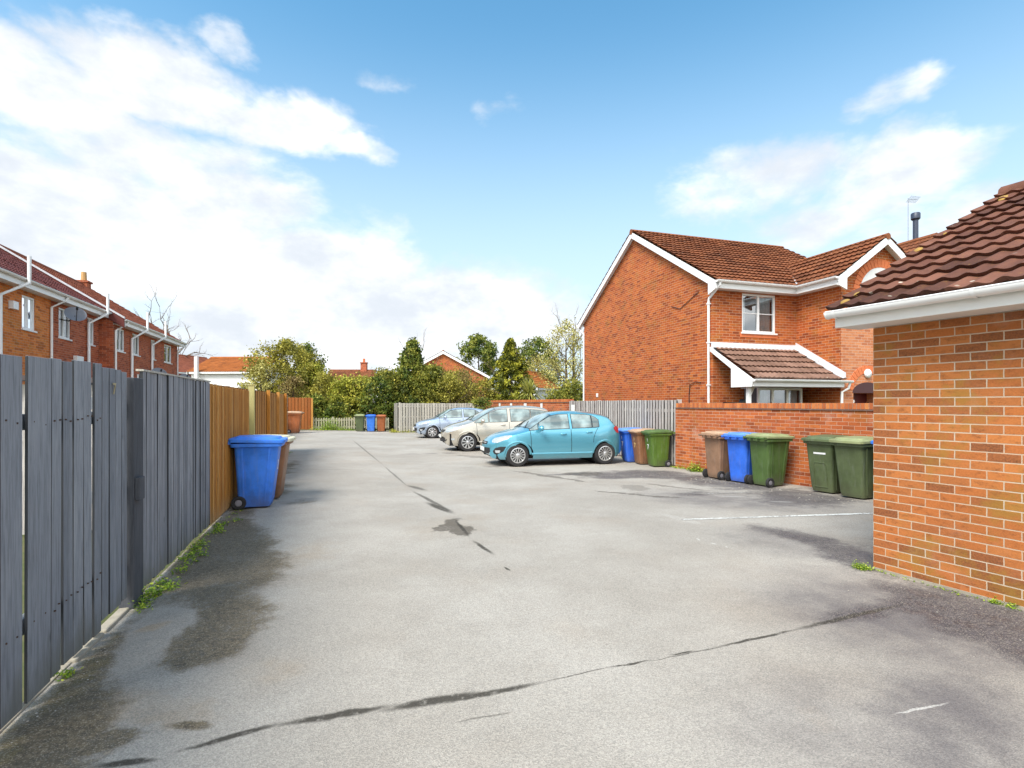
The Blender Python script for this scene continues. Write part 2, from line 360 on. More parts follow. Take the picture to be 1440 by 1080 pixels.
# ---------------------------------------------------------------- ground
AB = math.atan2(.42, .907)                                  # the garage and garden wall stand at this angle
def B(l, s): return (l*math.cos(AB)-s*math.sin(AB), l*math.sin(AB)+s*math.cos(AB))
def tarmac_material():
    m, T = newmat('worn_tarmac')
    P = T.n('ShaderNodeNewGeometry', out=0)
    P = T.vm('MULTIPLY', P, (1, 1, 0))
    w1 = T.vm('SUBTRACT', T.noise(P, 1.7, 5, 0.65, out=1), (0.5, 0.5, 0.5))
    w2 = T.vm('SUBTRACT', T.noise(P, 9.0, 4, 0.6, out=1), (0.5, 0.5, 0.5))
    Q = T.vm('ADD', P, T.vm('ADD', T.vm('MULTIPLY', w1, (0.60, 0.60, 0)), T.vm('MULTIPLY', w2, (0.16, 0.16, 0))))
    Qs = T.vm('ADD', P, T.vm('ADD', T.vm('MULTIPLY', w1, (0.05, 0.05, 0)), T.vm('MULTIPLY', w2, (0.035, 0.035, 0))))
    fine = T.noise(P, 120.0, 3, 0.7); mid = T.noise(P, 22.0, 6, 0.7); big = T.noise(P, 0.42, 5, 0.6); med = T.noise(P, 2.4, 6, 0.65)
    grit = T.n('ShaderNodeTexVoronoi', P, i_Scale=170.0)
    gc = T.n('ShaderNodeTexVoronoi', P, out=1, i_Scale=170.0)
    gcv = T.n('ShaderNodeSeparateColor', gc)
    c = T.mix(T.mr(big, 0.32, 0.68), (0.328, 0.300, 0.262), (0.412, 0.382, 0.340))
    c = T.mix(T.m('MULTIPLY', T.mr(med, 0.42, 0.75), 0.28), c, (0.26, 0.23, 0.195))
    c = T.mix(T.m('MULTIPLY', T.mr(mid, 0.52, 0.8), 0.22), c, (0.21, 0.19, 0.165))
    warm = T.mr(T.noise(P, 0.75, 3, 0.5), 0.5, 0.72)
    c = T.mix(T.m('MULTIPLY', warm, 0.30), c, (0.33, 0.27, 0.21))
    hold = []
    def ell(x, y, a, b, rot, q, lo=0.55, hi=1.05):
        mp = T.n('ShaderNodeMapping', q, vector_type='TEXTURE', i_Location=(x, y, 0), i_Rotation=(0, 0, rot), i_Scale=(a, b, 1))
        return T.mr(T.vm('LENGTH', mp, out=1), hi, lo)
    def union(items, q, lo=0.55, hi=1.05, op='MAXIMUM'):
        tot = None
        for n_, it in enumerate(items):
            if n_ % 3 == 0 and hold: q = T.vm('ADD', q, T.m('MULTIPLY', hold[-1], 1e-6))     # keeps the shader's evaluation in sequence
            k = ell(*it[:5], q, lo, hi)
            if len(it) > 5: k = T.m('MULTIPLY', k, it[5])
            tot = k if tot is None else T.m(op, tot, k)
            hold.append(tot)
        return tot
    def seg(p, q, w):
        (x0, y0), (x1, y1) = G(*p), G(*q)
        L = math.hypot(x1-x0, y1-y0)
        return ((x0+x1)/2, (y0+y1)/2, L/2*1.08, w, math.atan2(y1-y0, x1-x0))
    def blob(u0, v0, u1, v1, w, k=1.0): return (*seg((u0, v0), (u1, v1), w), k)
    # damp, mossy, oily and freshly black patches; every one has its own outline on the ground
    def patch(items, base, amp, lo, hi):                     # merged soft blobs with a ragged, worn outline
        s = union(items, Qs, 0.1, 1.3, 'ADD')
        s = T.m('ADD', s, T.m('MULTIPLY', T.m('SUBTRACT', base, 0.5), amp))
        return T.mr(s, lo, hi)
    rag = T.m('ADD', T.m('MULTIPLY', T.noise(P, 1.5, 9, 0.72, dist=0.4), 0.62), T.m('ADD', T.m('MULTIPLY', mid, 0.26), T.m('MULTIPLY', fine, 0.12)))
    ya = lambda l, s, a, b, k=1.0: (*A(l, s), a, b, R(18), k)          # patch along the fence line
    ga = lambda l, s, a, b, k=1.0: (*B(l, s), a, b, AB, k)             # patch along the garage and garden wall
    olive = patch([ya(-1.20, 7.3, .62, .95), ya(-1.05, 6.3, .72, 1.0), ya(-.95, 5.45, .66, .85), ya(-.76, 4.40, .40, .68), ya(-.85, 3.95, .30, .40, .8), ya(-1.40, 4.1, .15, .9, .9),
                   ya(-1.30, 3.25, .33, .60), ya(-1.20, 2.55, .46, .55), ya(-1.0, 3.05, .20, .12, .6), ya(-1.35, 8.6, .32, 1.0, .9), ya(-1.1, 11.0, .5, 1.4, .75), ya(-1.2, 14.5, .5, 2.5, .75), ya(-.5, 9.4, .45, .5, .45),
                   ya(-1.20, 4.52, .20, .30, -1.0), blob(235,1018,305,1022,.06,.95), blob(60,1065,180,1040,.05,.7)], rag, 3.2, 0.34, 0.86)
    plum = patch([ga(5.0, 2.4, .50, .95), ga(4.65, 1.9, .62, .70), ga(4.2, 2.62, .70, .20, .9), ga(4.5, 1.1, .9, .7, .95), ga(5.85, 4.35, .42, 1.1), ga(5.5, 3.5, .45, .6), ga(6.6, 3.6, .6, .5, .8),
                   ga(8.9, 8.6, 1.2, 2.5, 1.0), ga(8.4, 6.3, 1.3, 1.0, 1.0), ga(7.9, 10.6, 1.5, 1.0, .95), ga(7.3, 7.6, .8, .5, .6), ya(6.6, 11.2, 1.6, .5, .6), ya(5.0, 11.9, 1.4, .35, .6), ya(5.0, 14.0, 2.4, .5, .7), ya(3.3, 18.2, 2.2, .5, .6)], rag, 3.0, 0.34, 0.92)
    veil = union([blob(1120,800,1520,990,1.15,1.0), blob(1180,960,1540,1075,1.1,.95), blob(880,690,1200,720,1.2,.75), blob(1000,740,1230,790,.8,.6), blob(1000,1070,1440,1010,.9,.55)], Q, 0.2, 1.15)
    sand = union([blob(200,885,260,872,.10), blob(0,1070,220,960,.30,.9), blob(330,960,420,930,.2,.5), blob(380,800,470,760,.4,.6), blob(330,1000,120,1010,.12,.7), blob(560,760,700,720,.6,.3), blob(1120,1000,1180,1010,.12,.5)], Q, 0.3, 1.1)
    oil = union([blob(612,745,655,735,.20), blob(636,728,652,752,.12), blob(790,667,850,665,.42,.65), blob(880,682,910,690,.3,.45), blob(720,662,830,678,.10,.8), blob(830,690,960,700,.09,.8),
                 blob(905,680,1000,690,.10,.6), blob(640,640,720,646,.25,.55), blob(585,610,610,615,.3,.4)], Q, 0.78, 1.02)
    crack = union([blob(245,1058,400,1016,.028), blob(130,1077,225,1066,.03), blob(380,1022,560,990,.036), blob(530,1000,690,972,.048), blob(600,992,765,959,.034), blob(855,940,918,928,.012),
                   blob(940,922,978,915,.012), blob(758,960,870,937,.007,.8), blob(905,932,1035,905,.008,.8), blob(1000,911,1130,884,.018), blob(1110,888,1270,850,.035), blob(495,618,540,655,.045,.55), blob(540,655,575,685,.035,.6), blob(572,682,600,690,.10,.7), blob(580,690,635,720,.055,.8),
                   blob(600,706,638,722,.10), blob(640,730,660,755,.03), blob(665,760,694,780,.035), blob(708,797,718,803,.018),
                   blob(430,660,500,660,.05,.4), blob(640,1016,730,1000,.01,.6)], Qs, 0.45, 1.1)
    br = T.mr(T.m('ADD', T.m('MULTIPLY', mid, 0.6), T.m('MULTIPLY', med, 0.6)), 0.42, 0.60, 0.62, 1.0)
    c = T.mix(T.m('MULTIPLY', T.m('MULTIPLY', sand, T.mr(med, .3, .6)), 0.6), c, (0.36, 0.275, 0.185))
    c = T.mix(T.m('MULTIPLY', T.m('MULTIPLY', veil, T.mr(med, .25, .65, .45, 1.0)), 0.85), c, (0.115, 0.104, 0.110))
    c = T.mix(T.m('MULTIPLY', T.m('MULTIPLY', olive, br), 0.86), c, T.mix(T.mr(mid, .3, .7), (0.040, 0.032, 0.017), (0.190, 0.145, 0.085)))
    c = T.mix(T.m('MULTIPLY', T.m('MULTIPLY', plum, br), 0.86), c, T.mix(T.mr(mid, .3, .7), (0.026, 0.022, 0.028), (0.110, 0.096, 0.104)))
    c = T.mix(T.m('MULTIPLY', T.m('MULTIPLY', oil, br), 0.75), c, (0.060, 0.048, 0.035))
    c = T.mix(T.m('MULTIPLY', T.m('MULTIPLY', crack, T.mr(T.noise(P, 18.0, 6, .75), .33, .50, .42, 1.0)), 0.92), c, (0.040, 0.035, 0.027))
    moss = union([ya(-1.50, 6.6, .07, 2.4, .95), ya(-1.48, 3.4, .05, 1.4, .7), blob(90,975,140,925,.05,.8), blob(60,1010,110,970,.06,.5), blob(230,830,300,745,.05,.6), blob(345,715,380,712,.04,.5)], Q)
    c = T.mix(T.m('MULTIPLY', T.m('MULTIPLY', moss, T.mr(fine, .4, .6)), 0.7), c, (0.16, 0.13, 0.03))
    chalk = union([blob(980,757,985,760,.012), blob(1000,763,1008,766,.012), blob(1020,768,1024,770,.01), blob(1258,1005,1335,988,.010,.8),
                   blob(990,675,1060,680,.05,.35), blob(1000,697,1050,699,.10,.35), blob(1080,705,1120,706,.09,.4), blob(930,722,990,738,.12,.25)], Qs)
    c = T.mix(T.m('MULTIPLY', chalk, 0.7), c, (0.62, 0.60, 0.56))
    c = T.mix(T.m('MULTIPLY', T.m('MULTIPLY', T.mr(gcv, .70, .95), T.m('MAXIMUM', olive, plum)), .34), c, (0.42, 0.37, 0.30))   # stones showing through the dirt
    c = T.mix(0.60, c, T.mix(gcv, T.mix(0.5, c, (0.02, 0.018, 0.016)), T.mix(0.38, c, T.vm('MULTIPLY', c, (1.9, 1.82, 1.72)))))
    gl = T.m('MULTIPLY', plum, T.mr(med, 0.45, 0.6))
    ro = T.mr(gl, 0.2, 1.0, 0.93, 0.55)
    finish(T, c, ro, 0, T.m('ADD', grit, T.m('MULTIPLY', mid, 1.2)), 0.5, 0.006, 0.3)
    return m
def soil_material():
    m, T = newmat('rough_grass'); P = T.n('ShaderNodeNewGeometry', out=0)
    c = T.mix(T.mr(T.noise(P, 3.0, 6, .65), .35, .65), (0.045, 0.06, 0.015), (0.13, 0.10, 0.055))
    finish(T, T.mix(T.noise(P, 40.0, 4), c, (0.09, 0.11, 0.03)), .95)
    return m
mb = MB()
cx = [-900, -300, -120, -60] + [x*1.5 for x in range(-24, 21)] + [45, 90, 300, 900]
cy = [-300, -60, -20] + [y*1.5 for y in range(-8, 30)] + [60, 90, 160, 400, 1500]
mb.grid([[(x, y, gz(x, y)-0.035) for x in cx] for y in cy])
tag(mb.build('ground', soil_material(), smooth=True), kind='structure')
mb = MB()
def strip(l0, l1, s0, s1, st=0.4, dz=0.0):
    nl = max(1, round((l1-l0)/st)); ns = max(1, round((s1-s0)/st)); rows = []
    for j in range(ns+1):
        row = []
        for i in range(nl+1):
            x, y = A(l0+(l1-l0)*i/nl, s0+(s1-s0)*j/ns); row.append((x, y, gz(x, y)+dz))
        rows.append(row)
    mb.grid(rows)
strip(-1.56, 10.0, -5.0, 34.2)
strip(-3.25, -1.56, 19.5, 34.2)
tag(mb.build('driveway', tarmac_material(), smooth=True), kind='structure')

# painted bay lines
def linemat(a=.68, b=.86):
    m, T = newmat('worn_line_paint'); P = T.n('ShaderNodeNewGeometry', out=0)
    n = T.noise(P, 28.0, 5, .7); n2 = T.noise(P, 3.0, 3, .6)
    c = T.mix(T.mr(T.m('ADD', n, T.m('MULTIPLY', n2, .5)), a, b), (0.66, 0.66, 0.62), (0.24, 0.22, 0.20))
    finish(T, c, .8, spec=.3); return m
M_line = linemat(); M_line2 = linemat(.52, .74)
def bay_line(p, q, wd, label):
    (x0, y0), (x1, y1) = G(*p), G(*q); L = math.hypot(x1-x0, y1-y0); tx, ty = (x1-x0)/L, (y1-y0)/L; nx, ny = -ty*wd/2, tx*wd/2
    m = MB(); n = 24; rows = []
    for i in range(n+1):
        x, y = x0+tx*L*i/n, y0+ty*L*i/n; j = random.uniform(.75, 1.1)
        rows.append([(x-nx*j, y-ny*j, gz(x, y)+.005), (x+nx*j, y+ny*j, gz(x, y)+.005)])
    m.grid(rows); tag(m.build('bay_line', M_line2 if label else M_line), kind='structure')
bay_line((958, 731), (1232, 722), 0.085, '')
bay_line((975, 695), (1056, 693), 0.045, 'w')
bay_line((905, 673), (1003, 668.5), 0.04, 'w')
bay_line((1085, 689), (1128, 686.5), 0.04, 'w')

# ---------------------------------------------------------------- timber fences
M_well_ = plain('rusty_steel', (0.07, 0.04, 0.025), .8)
def boards(mb, spans, x0=-0.022, x1=0.0, foot=0.04):
    for (a, b, h) in spans:
        t = random.uniform(-.006, .006); k = random.uniform(-.006, .006); hh = h+random.uniform(-.007, .007)
        mb.r = random.random(); f = foot+random.uniform(-.01, .012); lean = random.uniform(-.003, .003)
        mb.add([(x0+t,a,f),(x1+t,a,f),(x1+t,b,f),(x0+t,b,f),(x0+t+k,a+lean,hh),(x1+t+k,a+lean,hh),(x1+t+k,b+lean,hh+.002),(x0+t+k,b+lean,hh+.002)],
               [(0,3,2,1),(4,5,6,7),(0,1,5,4),(1,2,6,5),(2,3,7,6),(3,0,4,7)])
        mb.RN[-4] = mb.RN[-2] = -1.0                        # marks edge faces for painted gap shade between boards
def rail(th, s0, s1, z, mat, x0=-.07, x1=-.026, hgt=.085):
    m = MB(); m.box(x0, x1, s0, s1, z-hgt/2, z+hgt/2); m.build('rail', mat, th, bevel=.003)
def post(th, s, h, mat, x0=-.17, x1=-.075, wd=.095):
    m = MB(); m.r = random.random(); m.box(x0, x1, s-wd/2, s+wd/2, -.05, h); m.build('post', mat, th, bevel=.004)
def even(s0, s1, wd, gap, h, jig=.004, slope=0.0):
    out = []; s = s0
    while s < s1-.02:
        e = min(s+wd*random.uniform(.94, 1.06), s1); out.append((s, e, h+slope*(s-s0))); s = e+gap+random.uniform(-jig, jig)*(gap > 0.006)
    return out
def fence_thing(name, label, cat, l, s, extra=0.0, group=None, z=0.0):
    x, y = A(l, s); return thing(name, label, cat, (x, y, z), R(18)+extra, group)
FL = -1.541
# 1: near fence of wide grey boards with gaps
f = fence_thing('wooden_fence', 'wide grey painted boards with open gaps, nearest fence at the left edge', 'fence', FL, 0)
m = MB(); sp = []
s = 3.235
while s > 0.6: s -= .17; sp.append((s-.0+.028, s+.165, 1.84)); 
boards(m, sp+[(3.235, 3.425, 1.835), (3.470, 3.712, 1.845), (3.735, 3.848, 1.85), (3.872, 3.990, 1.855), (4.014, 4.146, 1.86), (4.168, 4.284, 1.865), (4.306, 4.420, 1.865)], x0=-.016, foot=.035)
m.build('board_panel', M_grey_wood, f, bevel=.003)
m = MB()
for (a, b) in ((3.235, 3.425), (3.470, 3.712), (3.735, 3.848), (3.872, 3.990), (4.014, 4.146), (4.168, 4.284), (4.306, 4.420)):
    for z in (.42, 1.50):
        for k in (.25, .75): y_ = a+(b-a)*k+random.uniform(-.008, .008); zz = z+random.uniform(-.02, .02); m.lathe([(.001, .0095), (.0045, .0085), (.005, .0)], 8, lambda p, q, t, y_=y_, zz=zz: (t, y_+p, zz+q))
tag(m.build('nail_heads', M_well_, f), kind='stuff')
for z in (.42, 1.50): rail(f, .6, 4.42, z, M_grey_wood)
post(f, 3.44, 1.72, M_grey_wood); post(f, 1.3, 1.72, M_grey_wood)
# 2: gate
f = fence_thing('wooden_gate', 'narrow grey board gate with a gold number, hung beside the dark post', 'gate', FL, 0)
m = MB(); boards(m, [(4.433, 4.546, 1.845), (4.554, 4.665, 1.845), (4.672, 4.778, 1.84), (4.787, 4.890, 1.84)], x0=-.018, x1=.004, foot=.10)
m.build('board_panel', M_grey_wood, f, bevel=.003)
for z in (.35, .95, 1.6): rail(f, 4.43, 4.89, z, M_grey_wood)
m = MB(); m.box(.046, .085, 4.915, 5.02, .84, 1.02); m.build('latch', M_post, f, bevel=.006)
def text(name, s, size, mat, parent, M, thick=.002):
    cu = bpy.data.curves.new('digits', 'FONT'); cu.body = s; cu.size = size; cu.extrude = thick; cu.align_x = 'CENTER'; cu.align_y = 'CENTER'; cu.offset = size*.012
    o = bpy.data.objects.new('digits', cu); C.objects.link(o)
    me = bpy.data.meshes.new_from_object(o.evaluated_get(bpy.context.evaluated_depsgraph_get())); bpy.data.objects.remove(o)
    me.materials.clear(); me.materials.append(mat); me.transform(M); me.name = name
    t = bpy.data.objects.new(name, me); C.objects.link(t); t.parent = parent; return t
FX = Matrix(((0, 0, 1, 0), (1, 0, 0, 0), (0, 1, 0, 0), (0, 0, 0, 1)))     # glyph plane -> plane facing +x, text runs along +y
M_brassy = plain('tarnished_brass', (0.42, 0.36, 0.20), 0.5, metal=.3, var=.3)
text('number', '7', .115, M_brassy, f, Matrix.Translation((.016, 4.60, 1.70)) @ FX)
# 3: dark gate post
x, y = A(FL, 5.02)
m = MB(); m.box(-.06, .045, -.115, .10, -.05, 1.80)
o = m.build('gate_post', M_post, bevel=.006); o.location = (x, y, 0); o.rotation_euler = (0, 0, R(18)); tag(o, 'thick dark grey timber post beside the gap in the grey fence', 'gate post')
# 4: grey close-board fence
f = fence_thing('wooden_fence', 'grey stained fence of narrow upright boards, between gate post and golden fence', 'fence', FL, 0)
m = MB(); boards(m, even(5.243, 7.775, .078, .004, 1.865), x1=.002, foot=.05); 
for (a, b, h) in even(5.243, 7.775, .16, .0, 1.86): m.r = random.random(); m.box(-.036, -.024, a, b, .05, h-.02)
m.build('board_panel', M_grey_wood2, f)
for z in (.35, .95, 1.55): rail(f, 5.25, 7.77, z, M_grey_wood2, x0=-.09, x1=-.04)
post(f, 5.40, 1.75, M_post, x0=-.19, x1=-.095)
m = MB(); m.box(-.045, .012, 5.235, 7.78, 1.868, 1.884); m.build('capping', M_old_wood, f)
# 5: golden fences
f = fence_thing('wooden_fence', 'golden brown upright board fence directly behind the blue bin', 'fence', FL, 0)
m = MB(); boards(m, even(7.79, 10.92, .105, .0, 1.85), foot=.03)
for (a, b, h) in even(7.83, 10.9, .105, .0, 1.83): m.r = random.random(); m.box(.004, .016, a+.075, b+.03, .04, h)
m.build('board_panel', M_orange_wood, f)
for z in (.35, 1.5): rail(f, 7.8, 10.9, z, M_orange_wood)
x, y = A(FL+.03, 11.15)
m = MB(); m.box(-.05, .05, -.05, .05, -.05, 1.93); m.box(-.06, .06, -.06, .06, 1.93, 1.95)
o = m.build('fence_post', M_green_post, bevel=.004); o.location = (x, y, 0); o.rotation_euler = (0, 0, R(18)); tag(o, 'pale greenish treated timber post between two golden fences', 'fence post')
f = fence_thing('wooden_fence', 'second golden brown board fence, beyond the pale greenish post', 'fence', FL, 0)
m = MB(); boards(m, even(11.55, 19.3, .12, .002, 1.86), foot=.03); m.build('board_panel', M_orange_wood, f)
for z in (.35, 1.5): rail(f, 11.5, 19.3, z, M_orange_wood)
for s in (13.7, 15.9, 18.1): post(f, s, 1.9, M_orange_wood, x0=.003, x1=.075, wd=.085)
# 6: recess and the red-brown end panel
f = fence_thing('wooden_fence', 'weathered board fence in the recess beside the far brown bin', 'fence', -3.2, 0)
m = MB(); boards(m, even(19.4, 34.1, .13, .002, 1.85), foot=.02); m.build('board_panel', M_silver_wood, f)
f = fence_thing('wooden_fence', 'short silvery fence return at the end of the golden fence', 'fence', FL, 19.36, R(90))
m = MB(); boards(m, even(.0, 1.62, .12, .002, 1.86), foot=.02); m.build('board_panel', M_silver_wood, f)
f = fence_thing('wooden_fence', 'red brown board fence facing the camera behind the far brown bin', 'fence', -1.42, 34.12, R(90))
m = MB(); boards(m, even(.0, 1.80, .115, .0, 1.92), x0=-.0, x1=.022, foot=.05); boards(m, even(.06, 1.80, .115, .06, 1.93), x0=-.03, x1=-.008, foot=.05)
m.build('board_panel', M_red_wood, f); post(f, -.05, 1.9, M_orange_wood, x0=-.05, x1=.05)
# 7: low picket fence across the far end
f = fence_thing('picket_fence', 'low weathered picket fence across the far end of the yard', 'fence', 0, 34.3, R(90))
m = MB()
s = -3.1
while s < 1.35:
    m.r = random.random(); h = .74+random.uniform(-.03, .02); m.prism([(s, 0.03), (s+.085, 0.03), (s+.085, h-.03), (s+.042, h), (s, h-.03)], lambda p, q, t: (t, p, q), -.03, -.008); s += .145
m.build('pickets', M_pale_wood, f)
for z in (.16, .58): rail(f, -3.1, 1.4, z, M_pale_wood, x0=-.006, x1=.035, hgt=.07)
for s in (-1.5, .2, 1.35): post(f, s, .78, M_pale_wood, x0=.036, x1=.12)
# 8: hit-and-miss fence round the far corner of the bays
GB = -0.10
f = fence_thing('wooden_fence', 'weathered hit and miss board fence running behind the silver blue car', 'fence', 3.55, 31.97, R(-90), z=GB)
m = MB(); boards(m, even(.0, 5.0, .105, .055, 1.70), x0=-.022, x1=.0, foot=.05); boards(m, even(.07, 5.0, .105, .055, 1.69), x0=-.085, x1=-.065, foot=.05)
m.build('board_panel', M_old_wood, f)
for z in (.3, .9, 1.5): rail(f, 0, 5.0, z, M_old_wood, x0=-.062, x1=-.025)
post(f, -.04, 1.74, M_old_wood, x0=-.1, x1=.02); post(f, 2.5, 1.6, M_old_wood, x0=-.19, x1=-.09)
f = fence_thing('wooden_fence', 'short return of the weathered fence at its left end beside the far bins', 'fence', 3.48, 31.97, 0, z=GB)
m = MB(); boards(m, even(.05, 2.1, .105, .055, 1.70), x0=-.022, x1=.0, foot=.05); boards(m, even(.12, 2.1, .105, .055, 1.69), x0=-.085, x1=-.065, foot=.05)
m.build('board_panel', M_old_wood, f)
for z in (.3, 1.5): rail(f, 0.05, 2.1, z, M_old_wood, x0=-.062, x1=-.025)
# 9: silvery fence behind the car and the numbered bins
f = fence_thing('wooden_fence', 'silvery upright board fence behind the three numbered bins', 'fence', 8.60, 0, 0, z=GB)
m = MB(); boards(m, even(12.33, 19.3, .10, .045, 1.785), x0=-.0, x1=.02, foot=.04); boards(m, even(12.38, 19.3, .10, .045, 1.78), x0=.062, x1=.082, foot=.04)
m.build('board_panel', M_silver_wood, f)
for z in (.3, .9, 1.5): rail(f, 12.35, 19.3, z, M_silver_wood, x0=.022, x1=.06)
for s in (12.38, 14.7, 17.0, 19.25): post(f, s, 1.80, M_silver_wood, x0=.085, x1=.18)

# ---------------------------------------------------------------- brick walls
def frame(l, s, rot): 
    x, y = A(l, s); return (x, y)
def brick_wall(label, org, rot, L, H, z0, m_body, thick=.215, pier=None):
    t = thing('brick_wall', label, 'wall', (org[0], org[1], z0), rot)
    m = MB(); m.box(0, thick, 0, L, -.1, H-.14); m.build('brickwork', m_body, t)
    m = MB(); m.box(-.025, thick+.025, 0, L, H-.138, H-.115); m.build('creasing', M_creasing, t)
    m = MB(); s = 0.0
    while s < L-.03:
        m.r = random.random(); h = random.uniform(-.003, .003); m.box(-.008+h, thick+.008, s, min(s+.066, L), H-.113, H+h); s += .075
    m.build('coping', M_coping, t, bevel=.004)
    m = MB(); m.box(0, thick, 0.002, L-.002, H-.1135, H-.004); m.build('mortar', M_conc, t)
    return t
def copingmat():
    m, T = newmat('coping_bricks'); p = T.n('ShaderNodeTexCoord', out=3)
    c = T.ramp(rnd(T), [(0, (0.36,0.10,0.035)), (.5, (0.48,0.14,0.045)), (1, (0.56,0.20,0.06))])
    n = T.noise(p, 9.0, 5, .65); c = T.mix(T.m('MULTIPLY', T.mr(n, .5, .7), .5), c, (0.16, 0.10, 0.07)); finish(T, c, .88, 0, n, .3, .006, .25); return m
M_coping = copingmat()
brick_wall('red brick garden wall with brick on edge coping behind the wheelie bins', B(9.99, 2.5), AB, 8.72, 1.70, -.10, M_brick_wall)
x, y = A(8.60, 19.32)
w_ = brick_wall('farther brick wall with white bay plates, seen above the car roofs', (x, y), R(18), 12.6, 1.86, -.10, M_brick_wall)
for i, (s, wd) in enumerate([(1.0, .35), (2.9, .25), (5.05, .38), (7.25, .34), (9.3, .32)]):
    if i == 0: continue
    m = MB(); m.box(-.012, 0, -wd/2, wd/2, -.13, .13)
    o = m.build('bay_plate', M_plate, bevel=.003); x, y = A(8.588, 19.32+s*1.0); o.location = (x, y, 1.46); o.rotation_euler = (0, 0, R(18))
    tag(o, ['', 'small white bay plate on the far brick wall, rightmost one', 'white bay plate second from right on the far brick wall', 'white bay plate third from right on the far brick wall', 'white bay plate nearest the shrub on the far brick wall'][i], 'bay plate', 'white bay plates on the far wall')
m = MB(); m.box(-.012, 0, -.14, .14, -.14, .14); o = m.build('bay_plate', M_plate, bevel=.003); x, y = A(8.595, 18.9); o.location = (x, y, 1.40); o.rotation_euler = (0, 0, R(18))
tag(o, 'white bay plate on the silvery fence, just above the blue car roof', 'bay plate')
# small paving slabs at the foot of the gate
for i, (s0, s1) in enumerate([(4.0, 4.42), (4.45, 4.9), (4.93, 5.3)]):
    x, y = A(FL-.055, (s0+s1)/2)
    m = MB(); m.box(.0, .075, -(s1-s0)/2, (s1-s0)/2, -.03, .022); o = m.build('edging_block', M_conc, bevel=.012); o.location = (x, y, 0); o.rotation_euler = (0, 0, R(18))
    tag(o, ['pale concrete edging block under the wide grey boards', 'pale concrete edging block under the gate', 'pale concrete edging block at the foot of the dark post'][i], 'edging block', 'edging blocks along the left fence')
m = MB(); x, y = A(FL, 0); m.box(-.05, -.008, 0.6, 4.0, -.03, .010); o = m.build('gravel_board', M_conc, bevel=.006); o.location = (x, y, 0); o.rotation_euler = (0, 0, R(18)); tag(o, 'low concrete gravel board under the near grey fence', 'gravel board')

# ---------------------------------------------------------------- building helpers
def tiles(mb, O, Ud, Sd, width, length, course=.30, period=.165, amp=.020, lift=.028, ns=6, taper=None, tw=.33):
    """interlocking tiles: O eave corner, Ud along the eave, Sd up the slope"""
    O, Ud, Sd = Vector(O), Vector(Ud).normalized(), Vector(Sd).normalized(); N = Ud.cross(Sd).normalized()
    if N.z < 0: N = -N
    nc = max(1, int(math.ceil(width/period*ns))); du = width/nc; rows = int(math.ceil(length/course))
    prof = [amp*((.5+.5*math.cos(2*PI*(j % ns)/ns))**1.4) for j in range(ns)]
    for i in range(rows):
        s0 = i*course; s1 = min(s0+course+.02, length)
        jit = {}
        vs = []; 
        for j in range(nc+1):
            u = j*du; k = int(u/tw+(.5 if i % 2 else 0)); 
            if k not in jit: jit[k] = (random.uniform(-.012, .010), random.uniform(-.004, .005), random.random())
            js, jn, _ = jit[k]; p = prof[j % ns]
            b = O+Ud*u
            vs += [b+Sd*(s0+js+lift*.7)+N*(p+jn-.012), b+Sd*(s0+js)+N*(lift+p+jn), b+Sd*s1+N*(p+.002)]
        fs = []; rr = []
        o = len(mb.V)
        if mb.M is not None: vs = [mb.M @ v for v in vs]
        mb.V.extend([tuple(v) for v in vs])
        for j in range(nc):
            k = int((j+.5)*du/tw+(.5 if i % 2 else 0)); r = jit.get(k, (0, 0, .5))[2]
            a = o+3*j; b = o+3*(j+1)
            mb.F += [(a, b, b+1, a+1), (a+1, b+1, b+2, a+2)]; mb.RN += [r, r]
def gutter(pts, parent, r=.056, mat=None, name='gutter'):
    m = MB(); rows = []
    a, b = Vector(pts[0]), Vector(pts[1]); t = (b-a).normalized(); n = Vector((0, 0, 1)).cross(t).normalized()
    n8 = 10
    for rad in (r, r-.008):
        rows2 = []
        for e in (a, b): rows2.append([e+n*math.cos(PI+PI*k/n8)*rad+Vector((0, 0, math.sin(PI+PI*k/n8)*rad)) for k in range(n8+1)])
        m.grid(rows2)
    for e, off in ((a, -t*.012), (b, t*.012)):
        pp = [e+n*math.cos(PI+PI*k/n8)*(r+.004)+Vector((0, 0, math.sin(PI+PI*k/n8)*(r+.004))) for k in range(n8+1)]
        m.add(pp+[p+off for p in pp], [tuple(range(n8+1)), tuple(range(n8+1, 2*n8+2))]+[(k, k+1, n8+2+k, n8+1+k) for k in range(n8)])
    for sg in (-1, 1): m.tube([a+n*sg*(r-.004)+Vector((0, 0, .002)), b+n*sg*(r-.004)+Vector((0, 0, .002))], .008, 6)
    L = (b-a).length; k = max(1, int(L/1.0))
    for i in range(k+1):
        c = a+t*(min(L-.08, .08+i*(L-.16)/k)); R_ = r+.007; w2 = .014
        pa = [c-t*w2+n*math.cos(PI+PI*q/n8)*R_+Vector((0, 0, math.sin(PI+PI*q/n8)*R_)) for q in range(n8+1)]
        m.grid([pa, [p+t*2*w2 for p in pa]])
    return m.build(name, mat or M_upvc, parent, smooth=35, fix=False)
